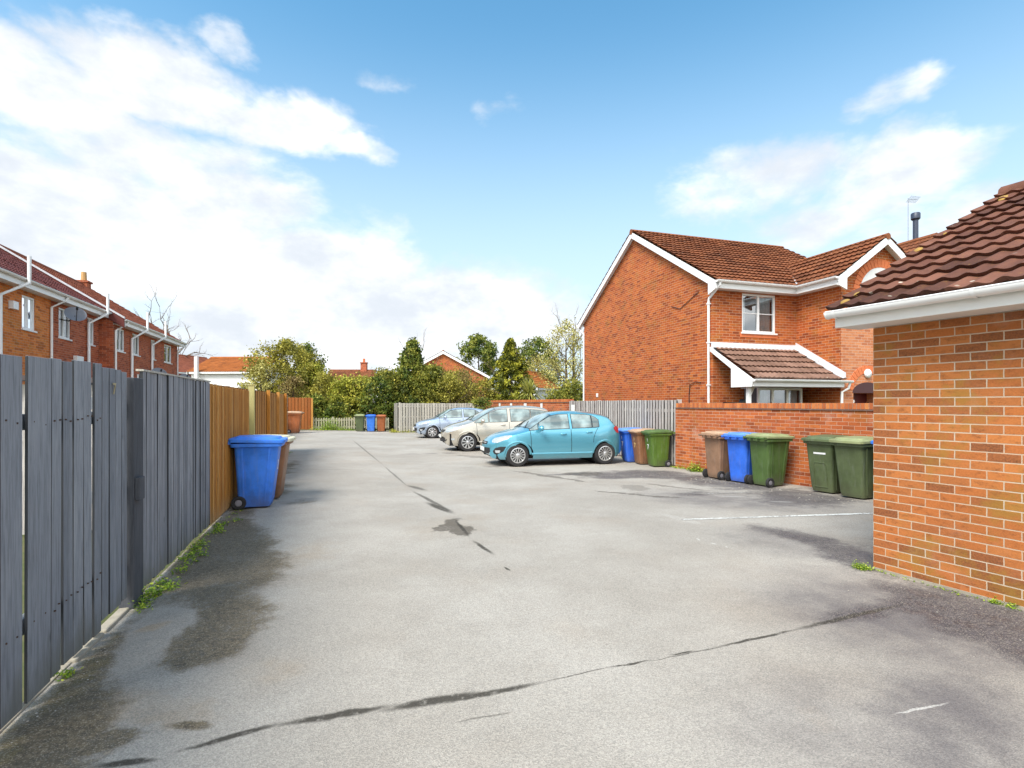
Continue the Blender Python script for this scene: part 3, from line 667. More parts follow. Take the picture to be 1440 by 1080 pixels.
def wall_holes(mb, f, L, H, holes, depth=.09, z0=0.0):
    """wall face with real openings; f(a, z, t): a along, z up, t inwards"""
    xs = sorted({0, L} | {h[0] for h in holes} | {h[1] for h in holes}); zs = sorted({z0, H} | {h[2] for h in holes} | {h[3] for h in holes})
    for i in range(len(xs)-1):
        for j in range(len(zs)-1):
            cx_, cz_ = (xs[i]+xs[i+1])/2, (zs[j]+zs[j+1])/2
            if any(h[0] < cx_ < h[1] and h[2] < cz_ < h[3] for h in holes): continue
            mb.add([f(xs[i], zs[j], 0), f(xs[i+1], zs[j], 0), f(xs[i+1], zs[j+1], 0), f(xs[i], zs[j+1], 0)], [(0, 1, 2, 3)])
    for (a, b, c, d) in holes:
        q = [(a, c), (b, c), (b, d), (a, d)]
        for k in range(4):
            (p0, r0), (p1, r1) = q[k], q[(k+1) % 4]
            mb.add([f(p0, r0, 0), f(p1, r1, 0), f(p1, r1, depth), f(p0, r0, depth)], [(0, 1, 2, 3)])
def window(parent, f, a, b, c, d, mull=(), bars=(), depth=.05, sill=True, curtain=None, name='window'):
    m = MB(); fw = .055
    def bx(a0, a1, c0, c1, t0, t1):
        m.prism([(a0, c0), (a1, c0), (a1, c1), (a0, c1)], lambda p, q, t: f(p, q, t), t0, t1)
    bx(a, b, c, c+fw, depth-.03, depth+.03); bx(a, b, d-fw, d, depth-.03, depth+.03)
    bx(a, a+fw, c+fw, d-fw, depth-.03, depth+.03); bx(b-fw, b, c+fw, d-fw, depth-.03, depth+.03)
    for x in mull: xx = a+(b-a)*x; bx(xx-.035, xx+.035, c+fw, d-fw, depth-.027, depth+.027)
    for x0, x1, z in bars: zz = c+(d-c)*z; bx(a+(b-a)*x0, a+(b-a)*x1, zz-.012, zz+.012, depth-.012, depth+.012)
    if sill: bx(a-.04, b+.04, c-.045, c-.002, -.045, depth)
    w_ = m.build(name, M_upvc, parent, bevel=.004)
    m = MB(); m.add([f(a+fw*.6, c+fw*.6, depth+.01), f(b-fw*.6, c+fw*.6, depth+.01), f(b-fw*.6, d-fw*.6, depth+.01), f(a+fw*.6, d-fw*.6, depth+.01)], [(0, 1, 2, 3)])
    m.build('pane', M_winglass, w_)
    if curtain:
        for (x0, x1) in curtain:
            m = MB(); n = 14; rows = []
            for z in (c+.06, d-.06): rows.append([f(a+(b-a)*(x0+(x1-x0)*i/n), z, depth+.10+.02*math.sin(i*1.9)) for i in range(n+1)])
            m.grid(rows); m.build('curtain', M_curtain, w_, smooth=True)
    m = MB(); m.add([f(a, c, depth+.5), f(b, c, depth+.5), f(b, d, depth+.5), f(a, d, depth+.5)], [(0, 1, 2, 3)])
    m.add([f(a, c, depth+.02), f(a, c, depth+.5), f(a, d, depth+.5), f(a, d, depth+.02)], [(0, 1, 2, 3)]); m.add([f(b, c, depth+.02), f(b, c, depth+.5), f(b, d, depth+.5), f(b, d, depth+.02)], [(0, 1, 2, 3)])
    m.build('room', M_room, w_)
    return w_
def winglass():
    m, T = newmat('clear_window_glass')
    g = T.n('ShaderNodeBsdfGlossy', i_Color=(.9, .95, 1), i_Roughness=.02); t = T.n('ShaderNodeBsdfTransparent', (.75, .82, .82))
    fr = T.n('ShaderNodeFresnel', i_IOR=1.9)
    T.n('ShaderNodeOutputMaterial', T.n('ShaderNodeMixShader', T.m('ADD', fr, .12, clamp=True), t, g)); return m
M_winglass = winglass(); M_room = plain('dim_room', (0.10, 0.10, 0.11), .9, var=.5, scale=2)

# ---------------------------------------------------------------- garage on the right
gx, gy = B(5.36, 3.27)
g = thing('brick_garage', 'orange brick garage with maroon tiled roof and white gutter at the right edge', 'garage', (gx, gy, 0), AB)
m = MB()
fW = lambda a, z, t: (t, -a, z)
m.prism([(0, -.05), (5.6, -.05), (5.6, 2.325), (0, 2.325)], lambda p, q, t: (p, t, q), -6.5, 0)
m.build('brickwork', M_brick_garage, g)
m = MB(); m.prism([(0, 2.33), (5.6, 2.33), (2.8, 4.10)], lambda p, q, t: (p, t, q), -6.49, -.004); m.build('gable', M_brick_garage, g)
m = MB(); m.box(-.345, -.325, -6.6, .15, 2.325, 2.455); m.build('fascia', M_upvc_dirty, g, bevel=.003)
m = MB(); m.box(-.324, .02, -6.6, .15, 2.328, 2.340); m.build('soffit', M_upvc_dirty, g)
pt = math.atan(.515); cs, sn = math.cos(pt), math.sin(pt); zr = 2.47
m = MB(); m.prism([(-.325, 2.45), (2.8, 2.45+3.125*.515-.05), (2.8, 2.33+3.125*.515-.16), (-.1, 2.33)], lambda p, q, t: (p, t, q), .125, .150)
m.build('bargeboard', M_upvc_dirty, g)
m = MB(); m.prism([(5.925, 2.45), (2.8, 2.45+3.125*.515-.05), (2.8, 2.33+3.125*.515-.16), (5.7, 2.33)], lambda p, q, t: (p, t, q), .125, .150)
m.build('bargeboard', M_upvc_dirty, g)
m = MB(); tiles(m, (-.43, .175, zr), (0, -1, 0), (cs, 0, sn), 6.75, 3.23/cs, course=.285, period=.172, amp=.023, lift=.036, ns=8)
tiles(m, (6.03, -6.575, zr), (0, 1, 0), (-cs, 0, sn), 6.75, 3.23/cs, course=.285, period=.172, amp=.026, lift=.034, ns=6)
m.build('roof', M_tile_garage, g, fix=False)
m = MB(); m.tube([(2.8, -6.6, zr+3.23*.515-.03), (2.8, .18, zr+3.23*.515-.03)], .12, 10); m.build('ridge_tiles', M_tile_garage, g, smooth=40)
for i in range(6):                                                    # lichen cushions on the verge tiles
    s = random.uniform(.05, 3.3); y = .175-abs(random.gauss(0, .13)); r_ = random.uniform(.018, .05)
    c = Vector((-.43+s*cs, y, zr+s*sn+.045)); m = MB()
    m.lathe([(r_*1.2, -.01), (r_, .003), (r_*.55, .009), (.001, .011)], 7, lambda a, b, t, c=c: (c.x+a*cs*1.3-t*sn, c.y+b, c.z+a*sn*1.3+t*cs))
    m.build('lichen_patch', M_lichen, g, smooth=True)
gutter([(-.405, -6.6, 2.468), (-.405, .17, 2.468)], g, .058)
m = MB(); m.box(-.012, .0, -6.5, .0, -.02, .022); m.build('footing', M_conc, g)

# ---------------------------------------------------------------- detached house on the right
hx, hy = A(10.07, 12.71)
h = thing('brick_house', 'orange brick house with gable wall, tiled porch and corner downpipe, right of the cars', 'house', (hx, hy, -.1), R(18))
z0 = -.1; E = 5.0+.1; W_ = 8.3; D_ = 6.4
m = MB()
wall_holes(m, lambda a, z, t: (a, t, z), 2.97, E, [(1.0, 2.2, 3.74, 4.86)])
wall_holes(m, lambda a, z, t: (t, a, z), W_, E, [])
m.add([(0, 0, E), (0, W_, E), (0, W_/2, E+2.5)], [(0, 1, 2)])
m.box(D_, D_+.01, 0, W_, 0, E); m.box(0, D_, W_-.01, W_, 0, E)
wall_holes(m, lambda a, z, t: (2.97+t, -1.5+a, z), 1.5, E, [])
wall_holes(m, lambda a, z, t: (5.90-t, -1.5+a, z), 1.5, E, [])
m.build('brickwork', M_brick_house, h)
m = MB()
cxw, rz, RW = 4.435, 4.70, .80
wall_holes(m, lambda a, z, t: (2.97+a, -1.5+t, z), 2.93, 4.42, [(.45, 1.50, .1, 1.98)], depth=.6)
m.build('front_brickwork', M_brick_lit, h)
m = MB(); m.add([(2.97, -1.5, 4.42), (5.9, -1.5, 4.42), (5.9, -1.5, E), (cxw, -1.5, E+1.12), (2.97, -1.5, E)], [(0, 1, 2, 3, 4)]); m.build('gable', M_brick_house, h)
def half_ring(m, cx_, cz_, r0, r1, y0, y1, n=22, a0=0, a1=PI):
    for i in range(n):
        q0 = a0+(a1-a0)*i/n+.008; q1 = a0+(a1-a0)*(i+1)/n-.008; m.r = random.random()
        m.prism([(cx_+r0*math.cos(q0), cz_+r0*math.sin(q0)), (cx_+r1*math.cos(q0), cz_+r1*math.sin(q0)), (cx_+r1*math.cos(q1), cz_+r1*math.sin(q1)), (cx_+r0*math.cos(q1), cz_+r0*math.sin(q1))], lambda p, q, t: (p, t, q), y0, y1)
m = MB(); half_ring(m, cxw, rz, RW, RW+.23, -1.515, -1.49); m.build('brick_arch', M_arch, h)
m = MB(); m.prism([(cxw+RW*math.cos(PI*i/20), rz+RW*math.sin(PI*i/20)) for i in range(21)], lambda p, q, t: (p, t, q), -1.506, -1.46); m.build('arch_panel', M_render, h)
m = MB(); half_ring(m, 2.97+.975, 1.98-.0, .56, .76, -1.515, -1.49, 16, R(8), R(172)); m.build('door_arch', M_arch, h)
m = MB(); m.prism([(2.97+.975+.56*math.cos(PI*i/16), 1.98+.30*math.sin(PI*i/16)) for i in range(17)], lambda p, q, t: (p, t, q), -1.504, -1.45); m.build('door_hood', plain('dark_maroon', (0.055, 0.012, 0.014), .4), h)
m = MB(); m.box(3.42, 4.47, -1.05, -1.0, .1, 2.0); dr = m.build('door', plain('maroon_door', (0.11, 0.02, 0.022), .35), h)
m = MB(); m.lathe([(.001, -.03), (.05, -.03), (.07, 0), (.001, 0)], 14, lambda a, b, t: (3.93+a, -1.05+t, 1.75+b)); m.build('door_knocker', M_chrome, dr)
m = MB(); m.lathe([(.001, -.07), (.09, -.06), (.12, -.03), (.13, 0), (.001, 0)], 18, lambda a, b, t: (3.92+a, -1.517+t, 2.52+b)); m.build('porch_light', M_upvc, h, smooth=True)
# roof
sl = (2.5+.0)/4.15; an = math.atan(.602); c1, s1_ = math.cos(an), math.sin(an)
m = MB(); ez = E-.02
tiles(m, (-.17, -.32, ez), (1, 0, 0), (0, c1, s1_), D_+.3, 4.47/c1, period=.165, amp=.024, lift=.05)
tiles(m, (-.17, W_+.32, ez), (1, 0, 0), (0, -c1, s1_), D_+.3, 4.47/c1, period=.15, amp=.016, ns=4)
rtop = ez+4.47*.602
aw = math.atan2(E+1.14-ez+.1, 1.465+.32); cw, sw_ = math.cos(aw), math.sin(aw)
tiles(m, (2.97-.32, 2.3, ez), (0, -1, 0), (cw, 0, sw_), 2.3+1.72, (1.465+.32)/cw, period=.165, amp=.026, lift=.05)
tiles(m, (5.90+.32, -1.72, ez), (0, 1, 0), (-cw, 0, sw_), 2.3+1.72, (1.465+.32)/cw, period=.15, amp=.020, lift=.032)
m.build('roof', M_tile_house, h, fix=False)
wr = ez+(1.785)*math.tan(aw)
m = MB(); m.tube([(-.18, W_/2, rtop-.02), (D_+.13, W_/2, rtop-.02)], .10, 8); m.tube([(cxw, -1.73, wr-.02), (cxw, 2.0, wr-.02)], .09, 8); m.build('ridge_tiles', M_tile_house, h, smooth=40)
m = MB(); m.tube([(2.97-.30, -.34, ez+.03), (cxw, 1.80, wr-.02)], .035, 6); m.build('valley', M_lead, h)
m = MB(); m.box(-.02, .0, 7.0, 7.15, 1.95, 2.10); m.build('vent', M_upvc, h)
m = MB()
def barge(m, y0, z0_, y1, z1_, t0, t1, f, dep=.20):
    m.prism([(y0, z0_), (y1, z1_), (y1, z1_-dep), (y0, z0_-dep)], f, t0, t1)
fg = lambda p, q, t: (t, p, q)
barge(m, -.32, ez-.01, W_/2, rtop-.03, -.165, -.140, fg, .21); barge(m, W_+.32, ez-.01, W_/2, rtop-.03, -.165, -.140, fg, .21)
barge(m, -.32, ez-.12, W_/2, rtop-.14, -.139, -.0, fg, .03); barge(m, W_+.32, ez-.12, W_/2, rtop-.14, -.139, -.0, fg, .03)
m.prism([(-.32, ez-.0), (.0, ez+.0), (.0, ez-.34), (-.32, ez-.22)], fg, -.166, -.12)
m.build('bargeboard', M_upvc, h); m = MB()
ff = lambda p, q, t: (p, t, q)
barge(m, 2.65, ez-.01, cxw, wr-.02, -1.71, -1.685, ff, .22); barge(m, 6.22, ez-.01, cxw, wr-.02, -1.71, -1.685, ff, .22)
barge(m, 2.65, ez-.12, cxw, wr-.14, -1.684, -1.5, ff, .03); barge(m, 6.22, ez-.12, cxw, wr-.14, -1.684, -1.5, ff, .03)
m.prism([(2.65, ez), (2.95, ez), (2.95, ez-.33), (2.65, ez-.22)], ff, -1.712, -1.66)
m.build('bargeboard', M_upvc, h)
m = MB(); m.box(-.14, 2.66, -.30, -.28, ez-.20, ez+.01); m.box(-.0, 2.66, -.279, 0, ez-.19, ez-.18); m.box(2.66, 2.68, -1.68, -.28, ez-.20, ez+.01); m.box(2.681, 2.97, -1.68, -.0, ez-.19, ez-.18); m.build('fascia', M_upvc, h)
gutter([(-.16, -.365, ez), (2.60, -.365, ez)], h); gutter([(2.605, -1.70, ez), (2.605, -.30, ez)], h)
gutter([(-.16, W_+.36, ez), (D_, W_+.36, ez)], h)
m = MB(); m.tube([(-.05, -.365, ez-.05), (-.05, -.36, ez-.12), (-.05, .10, ez-.42), (-.05, .12, ez-.52), (-.05, .12, .0)], .036, 10)
for z in (1.0, 2.2, 3.4, 4.5): m.box(-.095, -.0, .075, .165, z, z+.03)
m.build('downpipe', M_upvc, h, smooth=40)
m = MB(); m.tube([(-.05, W_+.35, ez-.05), (-.05, W_+.33, ez-.15), (-.05, W_-.06, ez-.45), (-.05, W_-.06, .0)], .036, 8); m.build('downpipe', M_upvc, h, smooth=40)
window(h, lambda a, z, t: (a, t, z), 1.0, 2.2, 3.74, 4.86, mull=(.5,), bars=((.06, .48, .5), (.52, .94, .5)), curtain=((.03, .2), (.55, .96)))
m = MB(); m.box(.93, 2.27, -.012, 0, 3.60, 3.70); m.build('brick_sill', M_arch, h)
# vent pipe hook and cable on the gable wall
m = MB(); m.tube([(-.02, 1.05, .9), (-.02, 1.05, 1.95), (-.03, 1.0, 2.25), (-.03, .75, 2.33), (-.03, .5, 2.30)], .012, 6); m.build('cable', M_black, h)
m = MB(); m.tube([(-.02, 1.95, 4.75), (-.02, 1.5, 4.60), (-.02, 1.0, 4.80), (-.02, .6, 4.95)], .010, 6); m.build('cable', M_black, h)
# porch canopy
m = MB(); pa = math.atan2(.98, 1.66); tiles(m, (-.06, -1.66, 2.32), (1, 0, 0), (0, math.cos(pa), math.sin(pa)), 3.02, 1.66/math.cos(pa)-.08, course=.33, period=.15, amp=.022, lift=.045)
cp = m.build('porch_roof', M_tile_porch, h, fix=False)
m = MB(); m.prism([(-1.66, 2.30), (.0, 3.28), (.0, 3.16), (-.85, 2.62), (-.85, 2.12), (-1.60, 2.12)], fg, -.10, -.07); m.build('cheek', M_upvc, cp)
m = MB(); m.box(-.06, 2.96, -1.62, -1.60, 2.13, 2.29); m.box(-.06, 2.96, -1.599, -.86, 2.14, 2.15); m.build('fascia', M_upvc, cp)
gutter([(-.10, -1.69, 2.30), (3.14, -1.69, 2.30)], cp)
m = MB(); m.prism([(-.12, 3.10), (.0, 3.16), (.0, 3.42), (-.02, 3.42)], fg, -.06, 2.96)
m.prism([(-1.66, 2.36), (.0, 3.34), (.0, 3.50), (-1.66, 2.52)], fg, 2.945, 2.965); m.prism([(-1.66, 2.345), (.0, 3.32), (.0, 3.29), (-1.66, 2.315)], lambda p, q, t: (t, p, q+.05), 2.80, 2.944)
m.build('flashing', M_lead, cp)
m = MB(); m.box(.02, .11, -1.36, -1.27, 0, 2.13); m.tube([(.065, -1.27, 1.75), (.5, -1.0, 2.12)], .035, 6); m.build('post', M_upvc, cp)
m = MB(); m.tube([(3.08, -1.69, 2.25), (3.08, -1.64, 2.1), (2.93, -1.57, 2.0), (2.93, -1.55, 0)], .034, 8); m.build('downpipe', M_upvc, cp, smooth=40)
m = MB(); m.box(.96, 2.5, -.68, 0, .0, .75); m.build('bay_wall', M_brick_house, h)
b_ = window(h, lambda a, z, t: (a, -.7+t, z), .95, 2.5, .78, 2.12, mull=(.33, .66), bars=(), sill=True, curtain=((.03, .30), (.7, .97)))
m = MB(); m.box(.955, 2.495, -.62, 0, 2.122, 2.138); m.build('bay_top', M_upvc, h)
m = MB(); m.lathe([(.001, -.1), (.09, -.1), (.12, 0), (.001, 0)], 12, lambda a, b, t: (.35+a, -.75+t, 1.70+b)); m.tube([(.35, -.75, 1.70), (.35, 0, 1.72)], .015, 6); m.build('wall_lantern', M_black, h)

# neighbouring gable further right with its flue
nx_, ny_ = A(20.6, 14.0)
n = thing('brick_house', 'house gable with white verge just showing behind the garage roof', 'house', (nx_, ny_, -.1), R(18))
m = MB(); m.box(-3.4, 3.4, 0, 8, 0, 5.0); m.add([(-3.4, 0, 5), (3.4, 0, 5), (0, 0, 7.6)], [(0, 1, 2)]); m.build('brickwork', M_brick_house, n)
aa = math.atan2(2.78, 3.6); ca, sa = math.cos(aa), math.sin(aa)
m = MB(); tiles(m, (-3.6, 8, 4.98), (0, -1, 0), (ca, 0, sa), 8.2, 3.6/ca, ns=4, period=.165); tiles(m, (3.6, -.2, 4.98), (0, 1, 0), (-ca, 0, sa), 8.2, 3.6/ca, ns=4, period=.165); m.build('roof', M_tile_house, n, fix=False)
m = MB(); barge(m, -3.6, 4.97, 0, 7.74, -.2, -.175, ff, .24); barge(m, 3.6, 4.97, 0, 7.74, -.2, -.175, ff, .24); m.build('bargeboard', M_upvc, n)
m = MB(); m.tube([(0, -.2, 7.76), (0, 8, 7.76)], .10, 8); m.build('ridge_tiles', M_tile_house, n)
M_flue = plain('dark_flue', (0.035, 0.045, 0.075), .45)
fl_ = MB(); fl_.tube([(.20, .7, 7.3), (.20, .7, 8.75)], .09, 14); fl_.tube([(.20, .7, 8.62), (.20, .7, 8.66), (.20, .7, 8.85), (.20, .7, 8.88)], [.12, .155, .155, .13], 14); fl_.build('flue', M_flue, n, smooth=40)
m = MB(); m.tube([(2.45, 2.6, 5.6), (2.45, 2.6, 10.4)], .010, 6); m.tube([(2.2, 2.4, 10.25), (3.6, 3.0, 10.6)], .008, 5)
for k in range(12): p = Vector((2.22, 2.41, 10.26)).lerp(Vector((3.58, 2.99, 10.59)), k/11); m.tube([p+Vector((0, -.12, .10)), p+Vector((0, .12, -.10))], .005, 4)
m.build('aerial', M_dish, n)

# ---------------------------------------------------------------- terrace on the left
GUT = 5.0
def fr(s): return A(-8.46, s)
def terrace(label, s0, s1, m_wall, m_tile, wins, pipes, out=0.0, boxes=(), end=False, GUT=5.0):
    x, y = A(-8.46+out, 0); t = thing('terraced_house', label, 'house', (x, y, 0), R(18), 'terraced houses behind the left fence')
    m = MB(); L = s1-s0
    holes = [(a-s0, b-s0, c, d) for (a, b, c, d) in wins]
    wall_holes(m, lambda a, z, t_: (-t_, s0+a, z), L, GUT-.08, holes, z0=-.1)
    m.box(-8.0, -7.9, s0, s1, -.1, GUT-.1)
    m.box(-7.9, -.0, s0, s0+.01, -.1, GUT-.1)
    m.add([(0, s1, -.1), (-8, s1, -.1), (-8, s1, GUT), (-4, s1, 7.4), (0, s1, GUT)], [(0, 1, 2, 3, 4)]); m.add([(0, s0, GUT-.1), (-8, s0, GUT-.1), (-4, s0, 7.4)], [(0, 1, 2)])
    m.build('brickwork', m_wall, t)
    p = math.atan(.625); cp_, sp_ = math.cos(p), math.sin(p); ov = .15 if end else 0
    m = MB(); tiles(m, (.36, s0, GUT-.03), (0, 1, 0), (-cp_, 0, sp_), L+ov, 4.36/cp_, ns=4, period=.165, lift=.03); tiles(m, (-8.36, s1+ov, GUT-.03), (0, -1, 0), (cp_, 0, sp_), L+ov, 4.36/cp_, ns=3, period=.3); m.build('roof', m_tile, t, fix=False)
    m = MB(); m.tube([(-4, s0, GUT-.03+4.36*.625), (-4, s1+ov, GUT-.03+4.36*.625)], .10, 8); m.build('ridge_tiles', m_tile, t)
    m = MB(); m.box(.30, .32, s0, s1+ov, GUT-.20, GUT-.02); m.box(.0, .299, s0, s1, GUT-.19, GUT-.18)
    if end: m.prism([(.36, GUT-.02), (-4, GUT-.02+2.72), (-4, GUT-.24+2.72), (.36, GUT-.24)], lambda a, b, t_: (a, t_, b), s1+ov, s1+ov+.02)
    m.build('fascia', M_upvc, t)
    gutter([(.38, s0, GUT), (.38, s1+ov, GUT)], t)
    for (a, b, c, d) in wins: window(t, lambda q, z, t_: (-t_, q, z), a, b, c, d, mull=(.5,), curtain=((.05, .45),))
    for (s, kind) in pipes:
        m = MB()
        if kind == 'down': m.tube([(.38, s+.25, GUT-.05), (.34, s+.2, GUT-.16), (.05, s, GUT-.42), (.05, s, 0)], .036, 8)
        elif kind == 'stack': m.tube([(.48, s+.5, GUT+.62), (.48, s+.5, GUT-.12), (.08, s, GUT-.55), (.08, s, 0)], .048, 10)
        m.build('downpipe' if kind == 'down' else 'soil_stack', M_upvc, t, smooth=40)
    for (s, z, w1) in boxes: m = MB(); m.box(.0, .12, s-w1/2, s+w1/2, z-.11, z+.11); m.build('vent_cowl', M_upvc, t, bevel=.01)
    return t
T1 = terrace('bright orange brick house at the left edge with a maroon tiled roof', 9.0, 20.45, M_brick_orange, M_tile_dark, [(17.1, 17.78, 3.72, 4.68), (18.82, 19.52, 3.72, 4.68), (13.5, 14.5, 3.7, 4.68)], [(20.38, 'down'), (17.62, 'stack')], boxes=((18.28, 4.28, .26),))
T2 = terrace('red brick terraced house with a tall white soil pipe and a dish', 20.45, 24.02, M_brick_red, M_tile_dark, [(20.95, 21.75, 3.72, 4.68), (23.05, 23.6, 3.72, 4.68)], [(22.95, 'stack')], boxes=((22.2, 3.1, .5),))
T3 = terrace('red brown terraced house in the middle of the row, standing slightly forward', 24.05, 28.0, M_brick_red, M_tile_row, [(24.42, 25.18, 3.62, 4.50), (26.07, 26.9, 3.62, 4.50)], [(24.15, 'down'), (25.77, 'stack')], out=.45, boxes=((25.6, 2.5, .25),), GUT=4.78)
T4 = terrace('red brown end terraced house beside the bare tree', 28.0, 32.7, M_brick_red, M_tile_row, [(28.42, 29.0, 3.62, 4.50), (30.4, 31.6, 3.62, 4.50)], [(28.3, 'stack'), (32.55, 'down')], out=.45, end=True, GUT=4.78)
m = MB(); m.box(-4.22, -3.78, 32.1, 32.55, 6.9, 7.62); m.box(-4.28, -3.72, 32.04, 32.61, 7.62, 7.70); ch = m.build('chimney', M_brick_red, T4)
m = MB(); m.tube([(-4, 32.32, 7.70), (-4, 32.32, 8.15)], [.13, .11], 10); m.build('chimney_pot', plain('buff_pot', (0.50, 0.30, 0.12), .9), ch)
m = MB(); m.prism([(.37, 4.45), (-4.0, 4.45+2.73), (-4.0, 4.79+2.73), (.37, 4.79)], lambda a, b, t_: (a, t_, b), 24.0, 24.05); m.build('party_wall', M_tile_dark, T3)
m = MB(); m.prism([(.38, 4.80), (-4.0, 4.80+2.73), (-4.0, 4.87+2.73), (.38, 4.87)], lambda a, b, t_: (a, t_, b), 23.97, 24.06); m.build('party_flashing', M_lead, T3)
def dish(label, out, s, z, r=.33):
    x, y = A(-8.46+out, s); t = thing('satellite_dish', label, 'satellite dish', (x, y, z), R(18), 'satellite dishes on the terrace')
    Mx = Matrix.Translation((.42, 0, .12)) @ Matrix.Rotation(R(-62), 4, 'Z') @ Matrix.Rotation(R(52), 4, 'Y')
    m = MB(); m.M = Mx; rows = [(r*k/6, .10*(k/6)**2) for k in range(1, 7)]
    m.lathe([(.001, 0)]+rows+[(r+.008, .10), (r, .092)]+[(a, b-.008) for a, b in rows[::-1]], 24, lambda a, b, t_: (a, b*.92, t_)); m.build('reflector', M_dish, t, smooth=40)
    m = MB(); m.tube([(0, 0, 0), (.25, 0, -.05), (.42, 0, .12)], .02, 6); m.tube([Mx @ Vector((r*.98, 0, .08)), Mx @ Vector((r*.35, 0, .42))], .012, 5); m.tube([Mx @ Vector((r*.35, 0, .40)), Mx @ Vector((r*.28, 0, .50))], .032, 8); m.build('arm', M_black, t)
dish('dark satellite dish over the window of the second terraced house', 0, 21.0, 4.30, .31)
dish('grey satellite dish low on the end terraced house', .45, 28.0, 2.75)
dish('black satellite dish at the far corner of the end terraced house', .45, 32.4, 2.7)

# sheds seen over the golden fence
def shed(label, l, s, w, d_, hgt, rise=.25):
    x, y = A(l, s); t = thing('garden_shed', label, 'shed', (x, y, 0), R(18))
    m = MB(); m.box(-w, 0, 0, d_, 0, hgt-.05); m.build('shed_wall', M_silver_wood, t)
    m = MB(); m.prism([(.15, hgt-.06), (-w-.15, hgt-.06+rise), (-w-.15, hgt+rise), (.15, hgt)], lambda p, q, t_: (p, t_, q), -.12, d_+.12); m.build('shed_roof', M_felt, t)
shed('dark felt roofed shed showing just over the golden fence behind the blue bin', -1.95, 8.1, 1.7, 3.0, 1.88, .06)
shed('farther felt roofed shed showing over the second golden fence', -1.95, 12.0, 2.0, 4.6, 1.90, .12)

# ---------------------------------------------------------------- houses beyond the yard
def far_house(label, cx_, cy_, rot, w, d_, eave, rise, m_wall, m_roof, gable_front=False, chim=None, extra=None, wins=()):
    """w along local x (ridge runs along x), d_ deep; the front faces -y"""
    t = thing('far_house', label, 'house', (cx_, cy_, 0), rot)
    m = MB(); m.box(-w/2, w/2, 0, d_, -.2, eave); m.add([(-w/2, 0, eave), (-w/2, d_, eave), (-w/2, d_/2, eave+rise)], [(0, 1, 2)]); m.add([(w/2, 0, eave), (w/2, d_, eave), (w/2, d_/2, eave+rise)], [(0, 1, 2)])
    m.build('wall', m_wall, t)
    a = math.atan2(rise+.1, d_/2+.3); c, s = math.cos(a), math.sin(a)
    m = MB(); tiles(m, (-w/2-.2, -.3, eave-.05), (1, 0, 0), (0, c, s), w+.4, (d_/2+.3)/c, ns=4, period=.2); tiles(m, (-w/2-.2, d_+.3, eave-.05), (1, 0, 0), (0, -c, s), w+.4, (d_/2+.3)/c, ns=3, period=.3)
    m.tube([(-w/2-.2, d_/2, eave+rise+.05), (w/2+.2, d_/2, eave+rise+.05)], .1, 6)
    rf = m.build('roof', m_roof, t, fix=False)
    m = MB()
    for sx in (-1, 1):
        xx = sx*(w/2+.2)
        for (y0, y1) in ((-.3, d_/2), (d_+.3, d_/2)):
            m.prism([(y0, eave-.06), (y1, eave+rise+.04), (y1, eave+rise-.22), (y0, eave-.30)], lambda p, q, t_: (t_, p, q), xx, xx+sx*.03)
    m.box(-w/2, w/2, -.30, -.28, eave-.2, eave-.06); m.build('bargeboard', M_upvc, t)
    if chim: 
        m = MB(); x = chim; m.box(x-.35, x+.35, d_/2-.35, d_/2+.35, eave+rise-.5, eave+rise+.9); m.box(x-.42, x+.42, d_/2-.42, d_/2+.42, eave+rise+.9, eave+rise+1.0); cc = m.build('chimney', M_brick_red, rf)
        m = MB(); m.tube([(x, d_/2, eave+rise+1.0), (x, d_/2, eave+rise+1.45)], .14, 8); m.build('chimney_pot', M_arch, cc)
    for (a0, a1, c0, c1_) in wins:
        window(t, lambda q, z, t_: (q, t_-.10, z), a0, a1, c0, c1_, mull=(.5,), sill=False)
    return t
def PX(u, y): return (u-720)*y/760.0
wh = far_house('white rendered house with an orange tiled roof beyond the terrace', PX(318, 45), 45, R(-3), 6.0, 6.0, 4.25, 1.35, M_render, M_tile_orange, wins=((1.2, 2.2, 2.2, 3.3),))
m = MB(); m.box(-2.40, -2.14, -.55, -.32, 0, 5.45); m.build('boiler_flue', M_render, wh)
far_house('brown roofed house with a white gable verge behind the white house', PX(300, 62), 60, R(80), 9.0, 7.0, 4.9, 2.1, M_brick_red, M_tile_row)
far_house('distant low house with an orange roof and tall chimney behind the hedge', PX(487, 62), 62, R(4), 5.2, 7.0, 3.6, 1.95, M_brick_house, M_tile_house, chim=1.3)
far_house('brick gabled house with white verge behind the bushes in the centre', PX(683, 52)+.0, 56, R(92), 8.0, 8.4, 4.2, 2.35, M_brick_house, M_tile_house)
far_house('small distant house with orange roof and white gable behind the golden conifer', PX(768, 46), 46, R(62), 4.2, 3.2, 2.9, 1.35, M_render, M_tile_orange)

